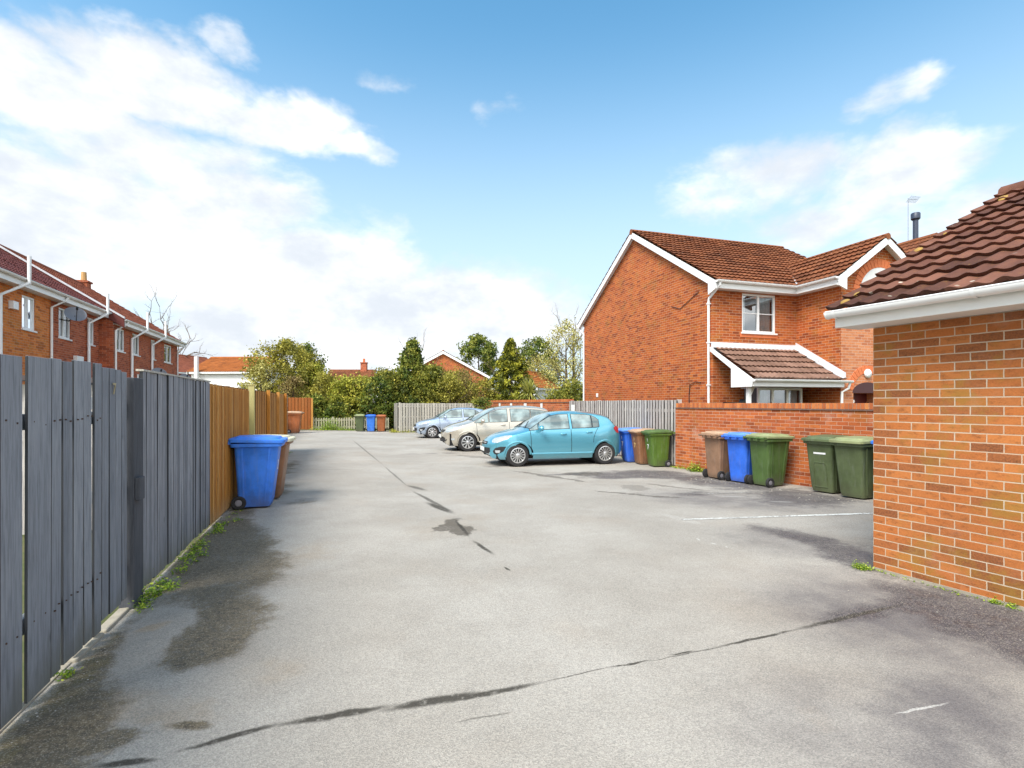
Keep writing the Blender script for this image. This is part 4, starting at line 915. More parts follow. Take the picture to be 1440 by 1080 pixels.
# ---------------------------------------------------------------- wheelie bins
FN = Matrix(((1, 0, 0, 0), (0, 0, -1, 0), (0, 1, 0, 0), (0, 0, 0, 1)))     # glyph plane -> face looking towards -y
def rrect(w, d, r, cy, z, n=3):
    out = []
    for (sx, sy, a0) in ((1, -1, -90), (1, 1, 0), (-1, 1, 90), (-1, -1, 180)):
        for k in range(n+1):
            a = R(a0+90*k/n); out.append((sx*(w/2-r)+r*math.cos(a), cy+sy*(d/2-r)+r*math.sin(a), z))
    return out
def loft(mb, rings, cap0=True, cap1=True):
    n = len(rings[0]); o = [p for r_ in rings for p in r_]
    fs = [(i*n+k, i*n+(k+1) % n, (i+1)*n+(k+1) % n, (i+1)*n+k) for i in range(len(rings)-1) for k in range(n)]
    if cap0: fs.append(tuple(range(n))[::-1])
    if cap1: fs.append(tuple(range((len(rings)-1)*n, len(rings)*n)))
    mb.add(o, fs)
def wheelie(label, col, lid, x, y, rot, group, num=None, panel=False, tilt=0.0, lidopen=0.0, strip_=False, sc_=1.0):
    t = thing('wheelie_bin', label, 'wheelie bin', (x, y, gz(x, y)), rot, group); t.rotation_euler[0] = tilt; t.scale = (sc_,)*3
    m = MB()
    loft(m, [rrect(.40, .42, .05, .03, .03), rrect(.425, .455, .05, .025, .10), rrect(.47, .53, .05, .01, .52), rrect(.51, .60, .055, .0, .90), rrect(.515, .605, .055, .0, .905),
             rrect(.575, .70, .06, .0, .915), rrect(.58, .705, .06, .0, .965), rrect(.52, .64, .05, .0, .966)])
    b = m.build('bin_body', col, t, smooth=30)
    m = MB()
    for sx in (-1, 1):                                                   # moulded ribs of the sides and back
        for fy in (-.32, .30):
            m.add([(sx*.213, .03+fy*.44, .08), (sx*.213, .03+fy*.44+.02, .08), (sx*.257, fy*.60+.022, .90), (sx*.257, fy*.60, .90),
                   (sx*.222, .03+fy*.44, .08), (sx*.222, .03+fy*.44+.02, .08), (sx*.266, fy*.60+.022, .90), (sx*.266, fy*.60, .90)],
                  [(0, 1, 2, 3), (4, 5, 6, 7), (0, 1, 5, 4), (1, 2, 6, 5), (2, 3, 7, 6), (3, 0, 4, 7)])
    m.build('ribs', col, t)
    m = MB(); lo = lidopen
    def Z(p, dz): x_, y_, z_ = p; return (x_, y_, z_+dz+(.36-y_)*lo + .03*(y_+.36))
    rg = [[Z(p, 0) for p in rrect(.585, .735, .06, .0, .963)], [Z(p, 0) for p in rrect(.61, .765, .07, -.01, .967)], [Z(p, 0) for p in rrect(.61, .765, .07, -.01, 1.005)], [Z(p, 0) for p in rrect(.585, .74, .07, -.01, 1.018)],
          [Z(p, 0) for p in rrect(.50, .62, .07, -.01, 1.022)], [Z(p, 0) for p in rrect(.47, .58, .07, -.01, 1.046)], [Z(p, 0) for p in rrect(.30, .34, .07, -.01, 1.056)]]
    loft(m, rg); m.build('lid', lid, t, smooth=30)
    m = MB(); m.tube([(-.27, .42, .985), (.27, .42, .985)], .016, 8)
    for sx in (-.26, -.09, .09, .26): m.box(sx-.016, sx+.016, .335, .43, .955, 1.005)
    m.build('handle', col, t, bevel=.003)
    m = MB(); m.tube([(-.24, .235, .10), (.24, .235, .10)], .012, 6); m.box(-.17, .17, .20, .24, .05, .15); m.build('axle', M_black, t)
    for sx in (-1, 1):
        m = MB(); m.lathe([(.001, -.012), (.055, -.014), (.06, -.026), (.085, -.028), (.10, -.018), (.10, .018), (.085, .026), (.001, .026)], 20, lambda a, c, q, sx=sx: (sx*(.240-q), .235+a, .10+c))
        wl = m.build('wheel', M_rubber, t, smooth=35)
        m = MB(); m.lathe([(.001, -.020), (.035, -.019), (.05, -.010)], 14, lambda a, c, q, sx=sx: (sx*(.243-q), .235+a, .10+c)); m.build('hub', M_hub, wl)
    tl = math.atan2(.09, .80)
    def face(z): return -.205-.117*(z-.10)
    if num:
        for (s, size, z, mat) in num:
            text('number', s, size, mat, b, Matrix.Translation((-.02, face(z)-.006, z)) @ Matrix.Rotation(tl*.9, 4, 'X') @ FN)
    if panel:
        m = MB(); zz = [(-.12, .12), (.12, .12), (.12, .52), (.09, .57), (-.09, .57), (-.12, .52)]
        pts = [Vector((p, face(q)-.004, q)) for p, q in zz]; m.tube(pts+[pts[0]], .007, 6); m.build('moulded_panel', col, t)
    if strip_:
        m = MB(); m.add([(-.10, face(.74)-.006, .725), (.13, face(.74)-.006, .725), (.13, face(.76)-.006, .758), (-.10, face(.76)-.006, .758)], [(0, 1, 2, 3)]); m.build('sticker', M_white_paint, t)
    return t
M_hub = plain('hub_grey', (0.22, 0.21, 0.24), .5)
G1, G2, G3, G4 = 'numbered bins behind the blue car', 'wheelie bins along the garden wall', 'wheelie bins at the left fence', 'wheelie bins at the far end'
RA = R(18)
# left fence (handles towards the fence)
def atA(l, s): return A(l, s)
wheelie('bright blue wheelie bin at the golden fence, nearest bin on the left', M_blue, M_blue, *atA(-1.15, 9.20), RA+R(90), G3, tilt=0, sc_=1.03, num=[('2', .20, .62, M_white_paint)])
wheelie('brown wheelie bin with a cream lid, half hidden behind the blue bin on the left', M_brown, M_cream_lid, *atA(-1.08, 9.95), RA+R(86), G3)
wheelie('brown wheelie bin alone by the far red brown fence', M_rust, M_brown_lid, *atA(-2.10, 31.0), RA+R(84), G3, sc_=1.1)
# far end
for (c, ld, l, lab) in ((M_green2, M_green_lid, 1.32, 'green wheelie bin by the picket fence, leftmost of the far three'), (M_blue, M_blue2, 1.95, 'blue wheelie bin in the middle of the far three'), (M_rust, M_rust, 2.55, 'rust brown wheelie bin, rightmost of the far three')):
    wheelie(lab, c, ld, *A(l, 33.1), RA-R(8), G4, sc_=.95)
# by the silvery fence: numbered
nums = lambda a, b: [('1', .13, .76, a), ('7', .21, .56, b)]
wheelie('green wheelie bin with a pale 7, nearest of the numbered three', M_green3, M_green, *A(8.20, 12.62), RA-R(98), G1, num=nums(M_white_paint, M_white_paint), sc_=.93)
wheelie('brown wheelie bin with a golden 7, middle of the numbered three', M_brown, M_brown_lid, *A(8.15, 13.22), RA-R(96), G1, num=nums(M_gold, M_gold), sc_=.93)
wheelie('blue wheelie bin with a white 7 beside the blue car', M_blue2, M_blue_lid, *A(8.10, 13.82), RA-R(96), G1, num=nums(M_white_paint, M_white_paint), sc_=.93)
# by the garden wall: three turned away, three facing us
wheelie('mid green wheelie bin turned away, between the bright blue bin and the dull green one', M_green, M_green_lid, *B(9.40, 7.80), AB+R(86), G2)
wheelie('bright blue wheelie bin turned away, between brown and green bins at the brick wall', M_blue2, M_blue_lid, *B(9.42, 8.42), AB+R(94), G2)
wheelie('dull brown wheelie bin with a faded lid at the brick wall', M_brown2, M_brown_lid, *B(9.45, 9.10), AB+R(86), G2)
wheelie('dull green wheelie bin with a moulded front panel and a white sticker', M_green2, M_green2, *B(9.58, 6.66), AB-R(88), G2, panel=True, strip_=True)
wheelie('dull green wheelie bin with a pale lid, next to the garage corner', M_green2, M_green_lid, *B(9.42, 6.00), AB-R(90), G2)
wheelie('blue wheelie bin almost hidden by the garage corner', M_blue, M_blue, *B(9.50, 5.33), AB-R(90), G2)

# ---------------------------------------------------------------- cars
def lerp_tab(tab, x):
    if x <= tab[0][0]: return tab[0][1]
    for (a, b), (c, d_) in zip(tab, tab[1:]):
        if x <= c:
            t = (x-a)/(c-a); return b+(d_-b)*t
    return tab[-1][1]
def smooth_tab(tab):
    """Catmull-Rom through the table"""
    xs = [p[0] for p in tab]; ys = [p[1] for p in tab]; n = len(tab); mm = []
    for i in range(n):
        if i == 0: mm.append((ys[1]-ys[0])/(xs[1]-xs[0]))
        elif i == n-1: mm.append((ys[-1]-ys[-2])/(xs[-1]-xs[-2]))
        else:
            a = (ys[i]-ys[i-1])/(xs[i]-xs[i-1]); b = (ys[i+1]-ys[i])/(xs[i+1]-xs[i])
            mm.append(0 if a*b <= 0 else 2*a*b/(a+b))
    def f(x):
        if x <= xs[0]: return ys[0]
        if x >= xs[-1]: return ys[-1]
        i = max(k for k in range(n-1) if xs[k] <= x); h = xs[i+1]-xs[i]; t = (x-xs[i])/h
        return (2*t**3-3*t*t+1)*ys[i]+(t**3-2*t*t+t)*h*mm[i]+(-2*t**3+3*t*t)*ys[i+1]+(t**3-t*t)*h*mm[i+1]
    return f
def carpaint(name, col):
    m, T = newmat(name); p = T.n('ShaderNodeTexCoord', out=3)
    n = T.noise(p, 700.0, 2); c = T.mix(n, tuple(x*.9 for x in col), tuple(min(1, x*1.12) for x in col))
    dz = T.n('ShaderNodeSeparateXYZ', p); z = T.last.outputs[2]
    dirt = T.m('MULTIPLY', T.mr(T.m('ADD', z, T.m('MULTIPLY', T.noise(p, 5.0, 4), .25)), .48, .28), .35)
    c = T.mix(dirt, c, (0.20, 0.18, 0.15)); finish(T, c, .30, .55, spec=.6, coat=1.0); return m
def make_car(label, x, y, rot, P):
    W0 = P['W']/2; L = P['L']; zt = smooth_tab(P['top']); Wl0 = smooth_tab(P['plan']); belt = smooth_tab(P['belt']); bend = smooth_tab(P['bend']); zb0 = smooth_tab(P['bottom'])
    drop = smooth_tab(P['drop']); tum = P['tumble']; Ra = P['arch']; wz = P['wr']; axles = P['axles']
    def ys(xs, z):
        w_ = Wl0(xs)*W0; zb = belt(xs)
        if z <= zb:
            k = (z-.60)/.42; return w_*(1-.075*k*k*(1.25 if z < .6 else 1))
        y0 = 1-.075*((zb-.60)/.42)**2; dz = z-zb
        return w_*y0-tum*dz-.28*dz*dz
    def zbot(xs):
        z = zb0(xs)
        for a in axles:
            dx = abs(xs-a)
            if dx < Ra: z = max(z, wz+math.sqrt(Ra*Ra-dx*dx)-.01)
        return z
    pw = .62
    def zs_(xs): return zt(xs)-drop(xs)
    def pt(xs, y, z): return (xs+bend(xs)*(y/W0)**2, y, z)
    def topz(xs, y):
        zs = zs_(xs); yr = ys(xs, zs); c = min(1, (abs(y)/yr))**(1/pw); return zs+drop(xs)*math.sqrt(max(0, 1-c*c))
    def side(X, z, eps=0.0, sg=-1):
        xs = X
        for _ in range(6): yy = ys(xs, z); xs = X-bend(xs)*(yy/W0)**2
        return (X, sg*(ys(xs, z)+eps), z)
    st = set()
    n = 96
    for i in range(n+1): st.add(round(L*i/n, 4))
    for e in (0.004, .012, .025, .045, .07, .10): st.add(e); st.add(round(L-e, 4))
    for a in axles:
        for k in range(25): st.add(round(a+Ra*math.cos(PI*k/24), 4))
    st = sorted(st); rows = []
    NL, NU = 12, 11
    for xs in st:
        zb, zs = zbot(xs), zs_(xs); zb = min(zb, zs-.02); half = []
        for i in range(NL+1):
            z = zb+(zs-zb)*i/NL; y_ = ys(xs, z)
            if z < .30: y_ -= (.30-z)**2*1.2
            half.append((y_, z))
        yr = half[-1][0]
        for i in range(1, NU+1):
            q = (PI/2)*i/NU; half.append((yr*max(0, math.cos(q))**pw if i < NU else 0.0, zs+drop(xs)*math.sin(q)))
        row = [pt(xs, -y_, z) for y_, z in half] + [pt(xs, y_, z) for y_, z in half[-2::-1]]
        rows.append(row)
    t = thing('parked_car', label, 'car', (x, y, gz(x, y)), rot, 'cars parked nose out in the bays')
    m = MB(); m.grid(rows)
    k = len(rows[0])
    m.add(rows[0], [tuple(range(k))]); m.add(rows[-1], [tuple(range(k))])
    paint = P['paint']; b = m.build('body', paint, t, smooth=42)
    # dark underbody with wheel wells
    m = MB(); m.box(.25, L-.25, -W0+.20, W0-.20, .20, .62)
    for a in axles: m.lathe([(.001, -W0+.12), (Ra-.015, -W0+.12), (Ra-.015, W0-.12), (.001, W0-.12)], 28, lambda p, q, tt, a=a: (a+p, tt, wz+q))
    m.build('underbody', M_well, t)
    # wheels
    for a in axles:
        for sg in (-1, 1):
            yc = sg*(W0-.115); r = wz; wdt = .10
            m = MB(); pr = [(r*.64, -wdt), (r*.70, -wdt-.005), (r*.93, -wdt+.004), (r*.99, -wdt+.03), (r, 0), (r*.99, wdt-.03), (r*.93, wdt-.004), (r*.66, wdt)]
            m.lathe(pr, 40, lambda p, q, tt: (a+p, yc+sg*-1*tt*-1, wz+q)); tyre = m.build('tyre', M_rubber, None, smooth=50)
            wh_ = bpy.data.objects.new('wheel', None); C.objects.link(wh_); wh_.parent = t; tyre.parent = wh_; wh_.empty_display_size = .2
            yo = yc+sg*wdt
            m = MB(); ro = r*.66; fo = lambda p, q, tt: (a+p, yo+sg*tt, wz+q)
            m.lathe([(ro, -.09), (ro+.006, .0), (ro-.012, .006), (ro-.02, -.01), (ro-.02, -.09)], 40, fo)
            ns = P['spokes']; tw = P.get('twin', 0)
            for s_ in range(ns):
                q0 = 2*PI*s_/ns+.1
                for off in ((-tw, tw) if tw else (0,)):
                    c_, s2 = math.cos(q0+off), math.sin(q0+off); ci, si = math.cos(q0+off*.4), math.sin(q0+off*.4); w1, w2 = P['sw']
                    pts = [(.035*ci-w1*si, .035*si+w1*ci), (.035*ci+w1*si, .035*si-w1*ci), ((ro-.015)*c_+w2*s2, (ro-.015)*s2-w2*c_), ((ro-.015)*c_-w2*s2, (ro-.015)*s2+w2*c_)]
                    m.add([fo(p, q, -.002) for p, q in pts[:2]]+[fo(p, q, -.006) for p, q in pts[2:]]+[fo(p, q, -.03) for p, q in pts], [(0, 1, 2, 3), (0, 1, 5, 4), (1, 2, 6, 5), (2, 3, 7, 6), (3, 0, 4, 7)])
            m.lathe([(.001, .010), (.035, .008), (.055, -.004), (.06, -.03)], 18, fo); m.build('rim', M_rim, wh_, smooth=30)
            m = MB(); m.lathe([(.001, -.06), (ro-.01, -.055), (ro-.01, -.09), (.001, -.09)], 24, fo); m.build('brake_disc', M_well, wh_)
    # arch lips
    for a in axles:
        for sg in (-1, 1):
            m = MB(); rw_ = []
            for k_ in range(25):
                q = PI*(.02+.96*k_/24); r0 = []
                for rr, e in ((Ra-.012, -.02), (Ra-.008, .006), (Ra+.020, .010), (Ra+.045, .002)):
                    X, Z_ = a+rr*math.cos(q), wz+rr*math.sin(q); r0.append(side(X, max(Z_, .2), e, sg))
                rw_.append(r0)
            m.grid(rw_); m.build('wheel_arch', paint, t, smooth=True)
    # glazing
    def side_panel(name, poly, mat, eps=.006, sg=-1, frame=0.0, parent=t, nz=6, nx=14):
        """poly: list of (x, zlo, zhi)"""
        xs = [p[0] for p in poly]; m = MB(); rows = []
        for i in range(nx+1):
            X = xs[0]+(xs[-1]-xs[0])*i/nx; lo = lerp_tab([(p[0], p[1]) for p in poly], X)-frame; hi = lerp_tab([(p[0], p[2]) for p in poly], X)+frame
            rows.append([side(X, lo+(hi-lo)*j/nz, eps, sg) for j in range(nz+1)])
        m.grid(rows); return m.build(name, mat, parent, smooth=True)
    for sg in (-1, 1):
        for poly in P['windows']:
            x0, x1 = poly[0][0], poly[-1][0]
            ex = [(x0-.018, poly[0][1], poly[0][2])]+poly+[(x1+.018, poly[-1][1], poly[-1][2])]
            side_panel('window_seal', ex, M_black, .004, sg, .014); side_panel('side_window', poly, M_carglass, .009, sg)
    def top_panel(name, xa, xb, fa, fb, mat, eps=.006, ny=16, nx=12, parent=t):
        m = MB(); rows = []
        for i in range(nx+1):
            xs = xa+(xb-xa)*i/nx; fr_ = fa+(fb-fa)*i/nx; yr = ys(xs, zs_(xs)); row = []
            for j in range(ny+1):
                y_ = yr*fr_*(-1+2*j/ny); p = pt(xs, y_, topz(xs, y_)); dzdx = (zt(xs+.01)-zt(xs-.01))/.02; nn = math.hypot(1, dzdx)
                row.append((p[0]-dzdx/nn*eps, p[1], p[2]+eps/nn))
            rows.append(row)
        m.grid(rows); return m.build(name, mat, parent, smooth=True)
    xa, xb, fa, fb = P['screen']; top_panel('screen_seal', xa-.02, xb+.02, min(.97, fa+.025), fb+.025, M_black, .003); top_panel('windscreen', xa, xb, fa, fb, M_carglass, .007)
    xa, xb, fa, fb = P['rear']; top_panel('rear_window', xa, xb, fa, fb, M_carglass, .007)
    # doors: shut lines and handles
    for sg in (-1, 1):
        for (xd, z0_, z1_, xo) in P['seams']:
            m = MB(); rw_ = []
            for j in range(13):
                z = z0_+(z1_-z0_)*j/12; X = xd+xo*(j/12)**2; rw_.append([side(X-.006, z, .0035, sg), side(X+.006, z, .0035, sg)])
            m.grid(rw_); m.build('door_seam', M_well, t)
        for (xh, zh) in P['handles']:
            m = MB(); pts = [side(xh-.09+.18*j/8, zh+.004*j/8, .012+.022*math.sin(PI*j/8), sg) for j in range(9)]; m.tube(pts, [.008]+[.016]*7+[.008], 8); m.build('door_handle', paint, t, smooth=True)
        # sill strip and mirror
        m = MB(); rw_ = []
        for j in range(25):
            X = axles[0]+Ra+.04+(axles[1]-axles[0]-2*Ra-.08)*j/24; rw_.append([side(X, z, e, sg) for z, e in ((.30, .002), (.315, .020), (.34, .022), (.365, .003))])
        m.grid(rw_); m.build('sill_moulding', paint, t, smooth=True)
        mx, mz = P['mirror']; p = Vector(side(mx, mz, .0, sg)); m = MB()
        m.tube([p+Vector((0, 0, -.03)), p+Vector((.0, sg*.10, -.015))], [.03, .02], 8)
        c = p+Vector((-.005, sg*.17, .03)); m.lathe([(.001, -.085), (.05, -.075), (.075, -.04), (.088, 0), (.085, .045), (.07, .055), (.001, .05)], 16, lambda a_, b_, q: (c.x+q*.9, c.y+a_*1.25, c.z+b_*.85)); m.build('mirror', paint, t, smooth=60)
    # front: patches laid over the nose, given as (y, z) outlines
    def front_pt(y_, z, eps):
        lo_, hi_ = 0.0, 1.2
        for _ in range(26):                                              # station whose top or side skin passes this point
            mid = (lo_+hi_)/2
            if (zt(mid) > z and ys(mid, min(z, zs_(mid))) > abs(y_) and topz(mid, y_) > z): hi_ = mid
            else: lo_ = mid
        return pt(hi_, y_, z) if False else (hi_+bend(hi_)*(y_/W0)**2-eps, y_, z)
    def front_patch(name, poly, mat, eps=.008, parent=t, ny=10, nz=5, mirror=False):
        """poly rows: (z, y0, y1)"""
        m = MB(); rows = []
        zz = [p[0] for p in poly]
        for i in range(nz+1):
            z = zz[0]+(zz[-1]-zz[0])*i/nz; y0 = lerp_tab([(p[0], p[1]) for p in poly], z); y1 = lerp_tab([(p[0], p[2]) for p in poly], z)
            rows.append([front_pt((-1 if mirror else 1)*(y0+(y1-y0)*j/ny), z, eps) for j in range(ny+1)])
        m.grid(rows); return m.build(name, mat, parent, smooth=True)
    for (nm, poly, mat, eps, both) in P['front']:
        front_patch(nm, poly, mat, eps)
        if both: front_patch(nm, poly, mat, eps, mirror=True)
    for sg in (-1, 1):
        for (nm, poly, mat) in P['sidelamps']: side_panel(nm, poly, mat, .010, sg, nx=8, nz=6)
    # wipers
    xa = P['screen'][0]; m = MB()
    for yy in (-.45, .12):
        q = [pt(xa-.06, yy, topz(xa-.06, yy)+.02)]+[pt(xa+.07*j, yy+.12*j+.05, topz(xa+.07*j, yy+.12*j+.05)+.022) for j in range(0, 4)]; m.tube(q, .009, 5)
    m.build('wiper', M_black, t)
    # plate
    pz = P['plate_z']; x0 = min(front_pt(-.2, pz, 0)[0], front_pt(.2, pz, 0)[0])-.02
    m = MB(); m.box(x0-.012, x0, -.26, .26, pz-.055, pz+.055); pl_ = m.build('number_plate', M_plate, t, bevel=.003)
    return t
corsa_like = dict(L=3.999, W=1.713, top=[(0, .50), (.012, .57), (.04, .64), (.10, .71), (.22, .785), (.45, .865), (.70, .925), (.93, .975), (1.06, 1.02), (1.40, 1.225), (1.72, 1.395), (2.0, 1.462), (2.35, 1.488), (2.75, 1.475), (3.15, 1.435), (3.5, 1.355), (3.68, 1.20), (3.82, 1.03), (3.91, .93), (3.95, .80), (3.985, .62), (3.999, .50)],
    plan=[(0, .60), (.05, .72), (.15, .83), (.35, .93), (.65, .985), (1.0, 1.0), (3.1, 1.0), (3.5, .975), (3.75, .92), (3.9, .84), (3.999, .70)],
    belt=[(0, .60), (.5, .80), (1.0, .93), (2.0, .97), (3.2, 1.02), (3.7, 1.02), (3.999, .9)],
    bend=[(0, .30), (.2, .26), (.6, .14), (1.1, .10), (1.7, .10), (2.2, 0), (3.0, -.03), (3.6, -.12), (3.999, -.20)],
    bottom=[(0, .30), (.05, .22), (.3, .19), (3.7, .20), (3.95, .30), (3.999, .36)], drop=[(0, .06), (.3, .07), (.9, .06), (1.3, .09), (2.0, .095), (3.3, .10), (3.7, .10), (3.999, .06)],
    tumble=.34, arch=.345, wr=.305, axles=(.80, 3.31), spokes=14, twin=0, sw=(.007, .017),
    windows=[[(1.13, .975, .99), (1.30, .985, 1.10), (1.36, .99, 1.14)], [(1.41, .99, 1.165), (1.75, 1.0, 1.345), (1.95, 1.005, 1.385), (2.26, 1.015, 1.395)], [(2.36, 1.02, 1.395), (2.75, 1.03, 1.385), (2.92, 1.035, 1.36)], [(2.96, 1.035, 1.35), (3.07, 1.04, 1.30), (3.14, 1.06, 1.24)]],
    screen=(1.10, 1.74, .93, .84), rear=(3.52, 3.80, .80, .88), seams=[(1.17, .33, .95, -.02), (2.31, .33, 1.0, .0), (2.95, .62, 1.03, .17)], handles=[(2.08, .86), (2.84, .90)], mirror=(1.42, 1.00),
    front=[('headlight', [(.64, .55, .68), (.69, .46, .74), (.75, .44, .79), (.80, .56, .80), (.84, .68, .79)], M_lamp, .010, True),
           ('grille', [(.34, -.46, .46), (.40, -.52, .52), (.50, -.50, .50)], M_black, .010, False), ('upper_grille', [(.585, -.30, .30), (.62, -.33, .33), (.665, -.30, .30)], M_black, .008, False),
           ('chrome_bar', [(.618, -.28, .28), (.64, -.29, .29)], M_chrome, .016, False), ('fog_lamp', [(.33, .62, .66), (.40, .58, .74), (.50, .64, .78), (.54, .72, .78)], M_black, .010, True), ('fog_lens', [(.37, .645, .70), (.44, .635, .715)], M_lamp, .016, True)],
    sidelamps=[('tail_light', [(3.60, .98, 1.02), (3.68, .88, 1.07), (3.76, .86, 1.02)], M_redlens)], plate_z=.45)
def variant(base, **kw): d_ = dict(base); d_.update(kw); return d_
mpv = variant(corsa_like, L=4.26, W=1.81, top=[(0, .52), (.015, .60), (.05, .70), (.14, .80), (.32, .90), (.55, .97), (.80, 1.03), (.98, 1.09), (1.35, 1.29), (1.75, 1.48), (2.0, 1.55), (2.4, 1.605), (2.9, 1.615), (3.4, 1.59), (3.8, 1.53), (3.98, 1.42), (4.08, 1.12), (4.16, .98), (4.22, .80), (4.25, .62), (4.26, .50)],
    plan=[(0, .58), (.05, .70), (.16, .82), (.38, .93), (.7, .985), (1.0, 1.0), (3.4, 1.0), (3.9, .97), (4.1, .92), (4.2, .85), (4.26, .75)],
    belt=[(0, .62), (.5, .86), (1.0, .97), (2.0, 1.01), (3.4, 1.05), (4.0, 1.08), (4.26, .9)], bend=[(0, .34), (.25, .28), (.7, .14), (1.1, .10), (1.8, .10), (2.3, 0), (3.2, -.02), (3.9, -.10), (4.26, -.2)],
    bottom=[(0, .32), (.05, .23), (.3, .20), (3.9, .21), (4.2, .30), (4.26, .38)], drop=[(0, .07), (.3, .09), (.9, .07), (1.4, .10), (2.2, .10), (3.6, .10), (4.0, .10), (4.26, .06)],
    tumble=.27, arch=.365, wr=.325, axles=(.86, 3.545), spokes=9, twin=0, sw=(.012, .030),
    windows=[[(1.12, 1.01, 1.03), (1.42, 1.02, 1.24), (1.60, 1.025, 1.33)], [(1.65, 1.03, 1.35), (1.95, 1.035, 1.45), (2.30, 1.045, 1.49)], [(2.44, 1.05, 1.49), (2.9, 1.06, 1.49), (3.15, 1.07, 1.47)], [(3.2, 1.07, 1.465), (3.55, 1.09, 1.44), (3.82, 1.14, 1.38)]],
    screen=(1.02, 1.86, .93, .84), rear=(3.95, 4.10, .8, .85), seams=[(1.20, .36, .99, -.03), (2.37, .36, 1.03, .0), (3.2, .7, 1.06, .2)], handles=[(2.14, .92), (3.05, .95)], mirror=(1.38, 1.05),
    front=[('headlight', [(.70, .50, .72), (.76, .42, .80), (.82, .42, .83), (.88, .55, .80)], M_lamp, .010, True), ('grille', [(.34, -.52, .52), (.42, -.60, .60), (.46, -.50, .50)], M_black, .010, False),
           ('upper_grille', [(.66, .10, .30), (.72, .10, .38), (.76, .14, .36)], M_black, .010, True), ('fog_lens', [(.40, .70, .76), (.46, .69, .77)], M_lamp, .012, True)],
    sidelamps=[('tail_light', [(3.98, .98, 1.16), (4.06, .90, 1.2), (4.12, .88, 1.0)], M_redlens)], plate_z=.52)
PT1 = carpaint('sky_blue_paint', (0.13, 0.43, 0.56)); PT2 = carpaint('champagne_paint', (0.55, 0.51, 0.43)); PT3 = carpaint('silver_blue_paint', (0.42, 0.51, 0.64))
def car_at(label, fx, fy, ang, P):
    c_, s_ = math.cos(ang), math.sin(ang); a = P['axles'][0]; w_ = P['W']/2-.06
    x = fx-a*c_-w_*s_; y = fy-a*s_+w_*c_            # (fx, fy): contact point of the near front wheel
    return make_car(label, x, y, ang, P)
car_at('light blue five door hatchback parked nose out in the nearest bay', .15, 14.45, R(14), variant(corsa_like, paint=PT1))
car_at('champagne beige people carrier parked between two blue cars', -1.56, 19.0, R(14), variant(mpv, paint=PT2))
car_at('pale silver blue hatchback in the farthest bay by the board fence', -3.85, 26.1, R(16), variant(corsa_like, paint=PT3, spokes=8, twin=0, sw=(.02, .03)))

# ---------------------------------------------------------------- vegetation
def leaf_mesh(name, cen, size, r, mat, parent=None, nrm=None, aspect=.6, flat=0.0):
    n = len(cen); cen = np.asarray(cen, float)
    a = RNG.normal(size=(n, 3)); a /= np.linalg.norm(a, axis=1)[:, None]
    if nrm is not None: a = a*.6+nrm; a /= np.linalg.norm(a, axis=1)[:, None]
    b = RNG.normal(size=(n, 3)); b[:, 2] *= (1-flat); b -= a*(a*b).sum(1)[:, None]; b /= np.linalg.norm(b, axis=1)[:, None]+1e-9
    c = np.cross(a, b); s = (size*RNG.uniform(.6, 1.3, n))[:, None]
    v = np.empty((n, 4, 3)); v[:, 0] = cen-b*s; v[:, 1] = cen+c*s*aspect; v[:, 2] = cen+b*s; v[:, 3] = cen-c*s*aspect
    me = bpy.data.meshes.new(name); me.vertices.add(n*4); me.vertices.foreach_set('co', v.reshape(-1)); me.loops.add(n*4); me.polygons.add(n)
    me.loops.foreach_set('vertex_index', np.arange(n*4)); me.polygons.foreach_set('loop_start', np.arange(n)*4); me.polygons.foreach_set('loop_total', np.full(n, 4))
    at = me.attributes.new('rnd', 'FLOAT', 'FACE'); at.data.foreach_set('value', np.clip(r, 0, 1)); me.update(); me.validate()
    me.materials.append(mat); o = bpy.data.objects.new(name, me); C.objects.link(o); o.parent = parent; return o
def clumps(kind, h, rad, base, n_cl, per, spread, seed):
    g = np.random.default_rng(seed); P_, r_ = [], []
    for i in range(n_cl):
        t = g.uniform(0, 1)**(1.5 if kind == 'cone' else .8); a = g.uniform(0, 2*PI); lump = 1+.22*math.sin(a*3+seed)+.20*math.sin(a*5+t*9+seed*2)+g.uniform(-.12, .16)
        if kind == 'round': prof = math.sqrt(max(0, 1-(2*t-.9)**2*.92))
        elif kind == 'cone': prof = (1-t)**.95*(.92+.08*math.sin(t*26+seed))+.03
        elif kind == 'bush': prof = (1-t**3)**.6
        else: prof = .5+.5*math.sin(PI*t)
        q = g.uniform(.25, 1)**.45; rr = rad*prof*lump*q
        c = np.array([rr*math.cos(a), rr*math.sin(a), base+(h-base)*t])
        if kind == 'cone': c[2] -= .10*rr
        k = int(per*g.uniform(.6, 1.4)); sp = spread*g.uniform(.6, 1.3)
        nz_ = g.normal(size=(k, 3)); ln = np.linalg.norm(nz_, axis=1)[:, None]; nz_ *= np.minimum(1, 1.7/ln); ax = np.array([math.cos(a)*.6, math.sin(a)*.6, -.5 if kind == 'cone' else .7]); el_ = g.normal(size=(k, 1))*np.clip(1, 0, 1)
        P_.append(c+nz_*sp*np.array([.75, .75, .55])+ax*np.clip(el_, -1.6, 1.6)*sp*.8); r_.append(np.clip(g.normal(g.uniform(.10, .92), .13, k), 0, 1))
    P_ = np.concatenate(P_); r_ = np.concatenate(r_); keep = P_[:, 2] > .05
    return P_[keep], r_[keep]
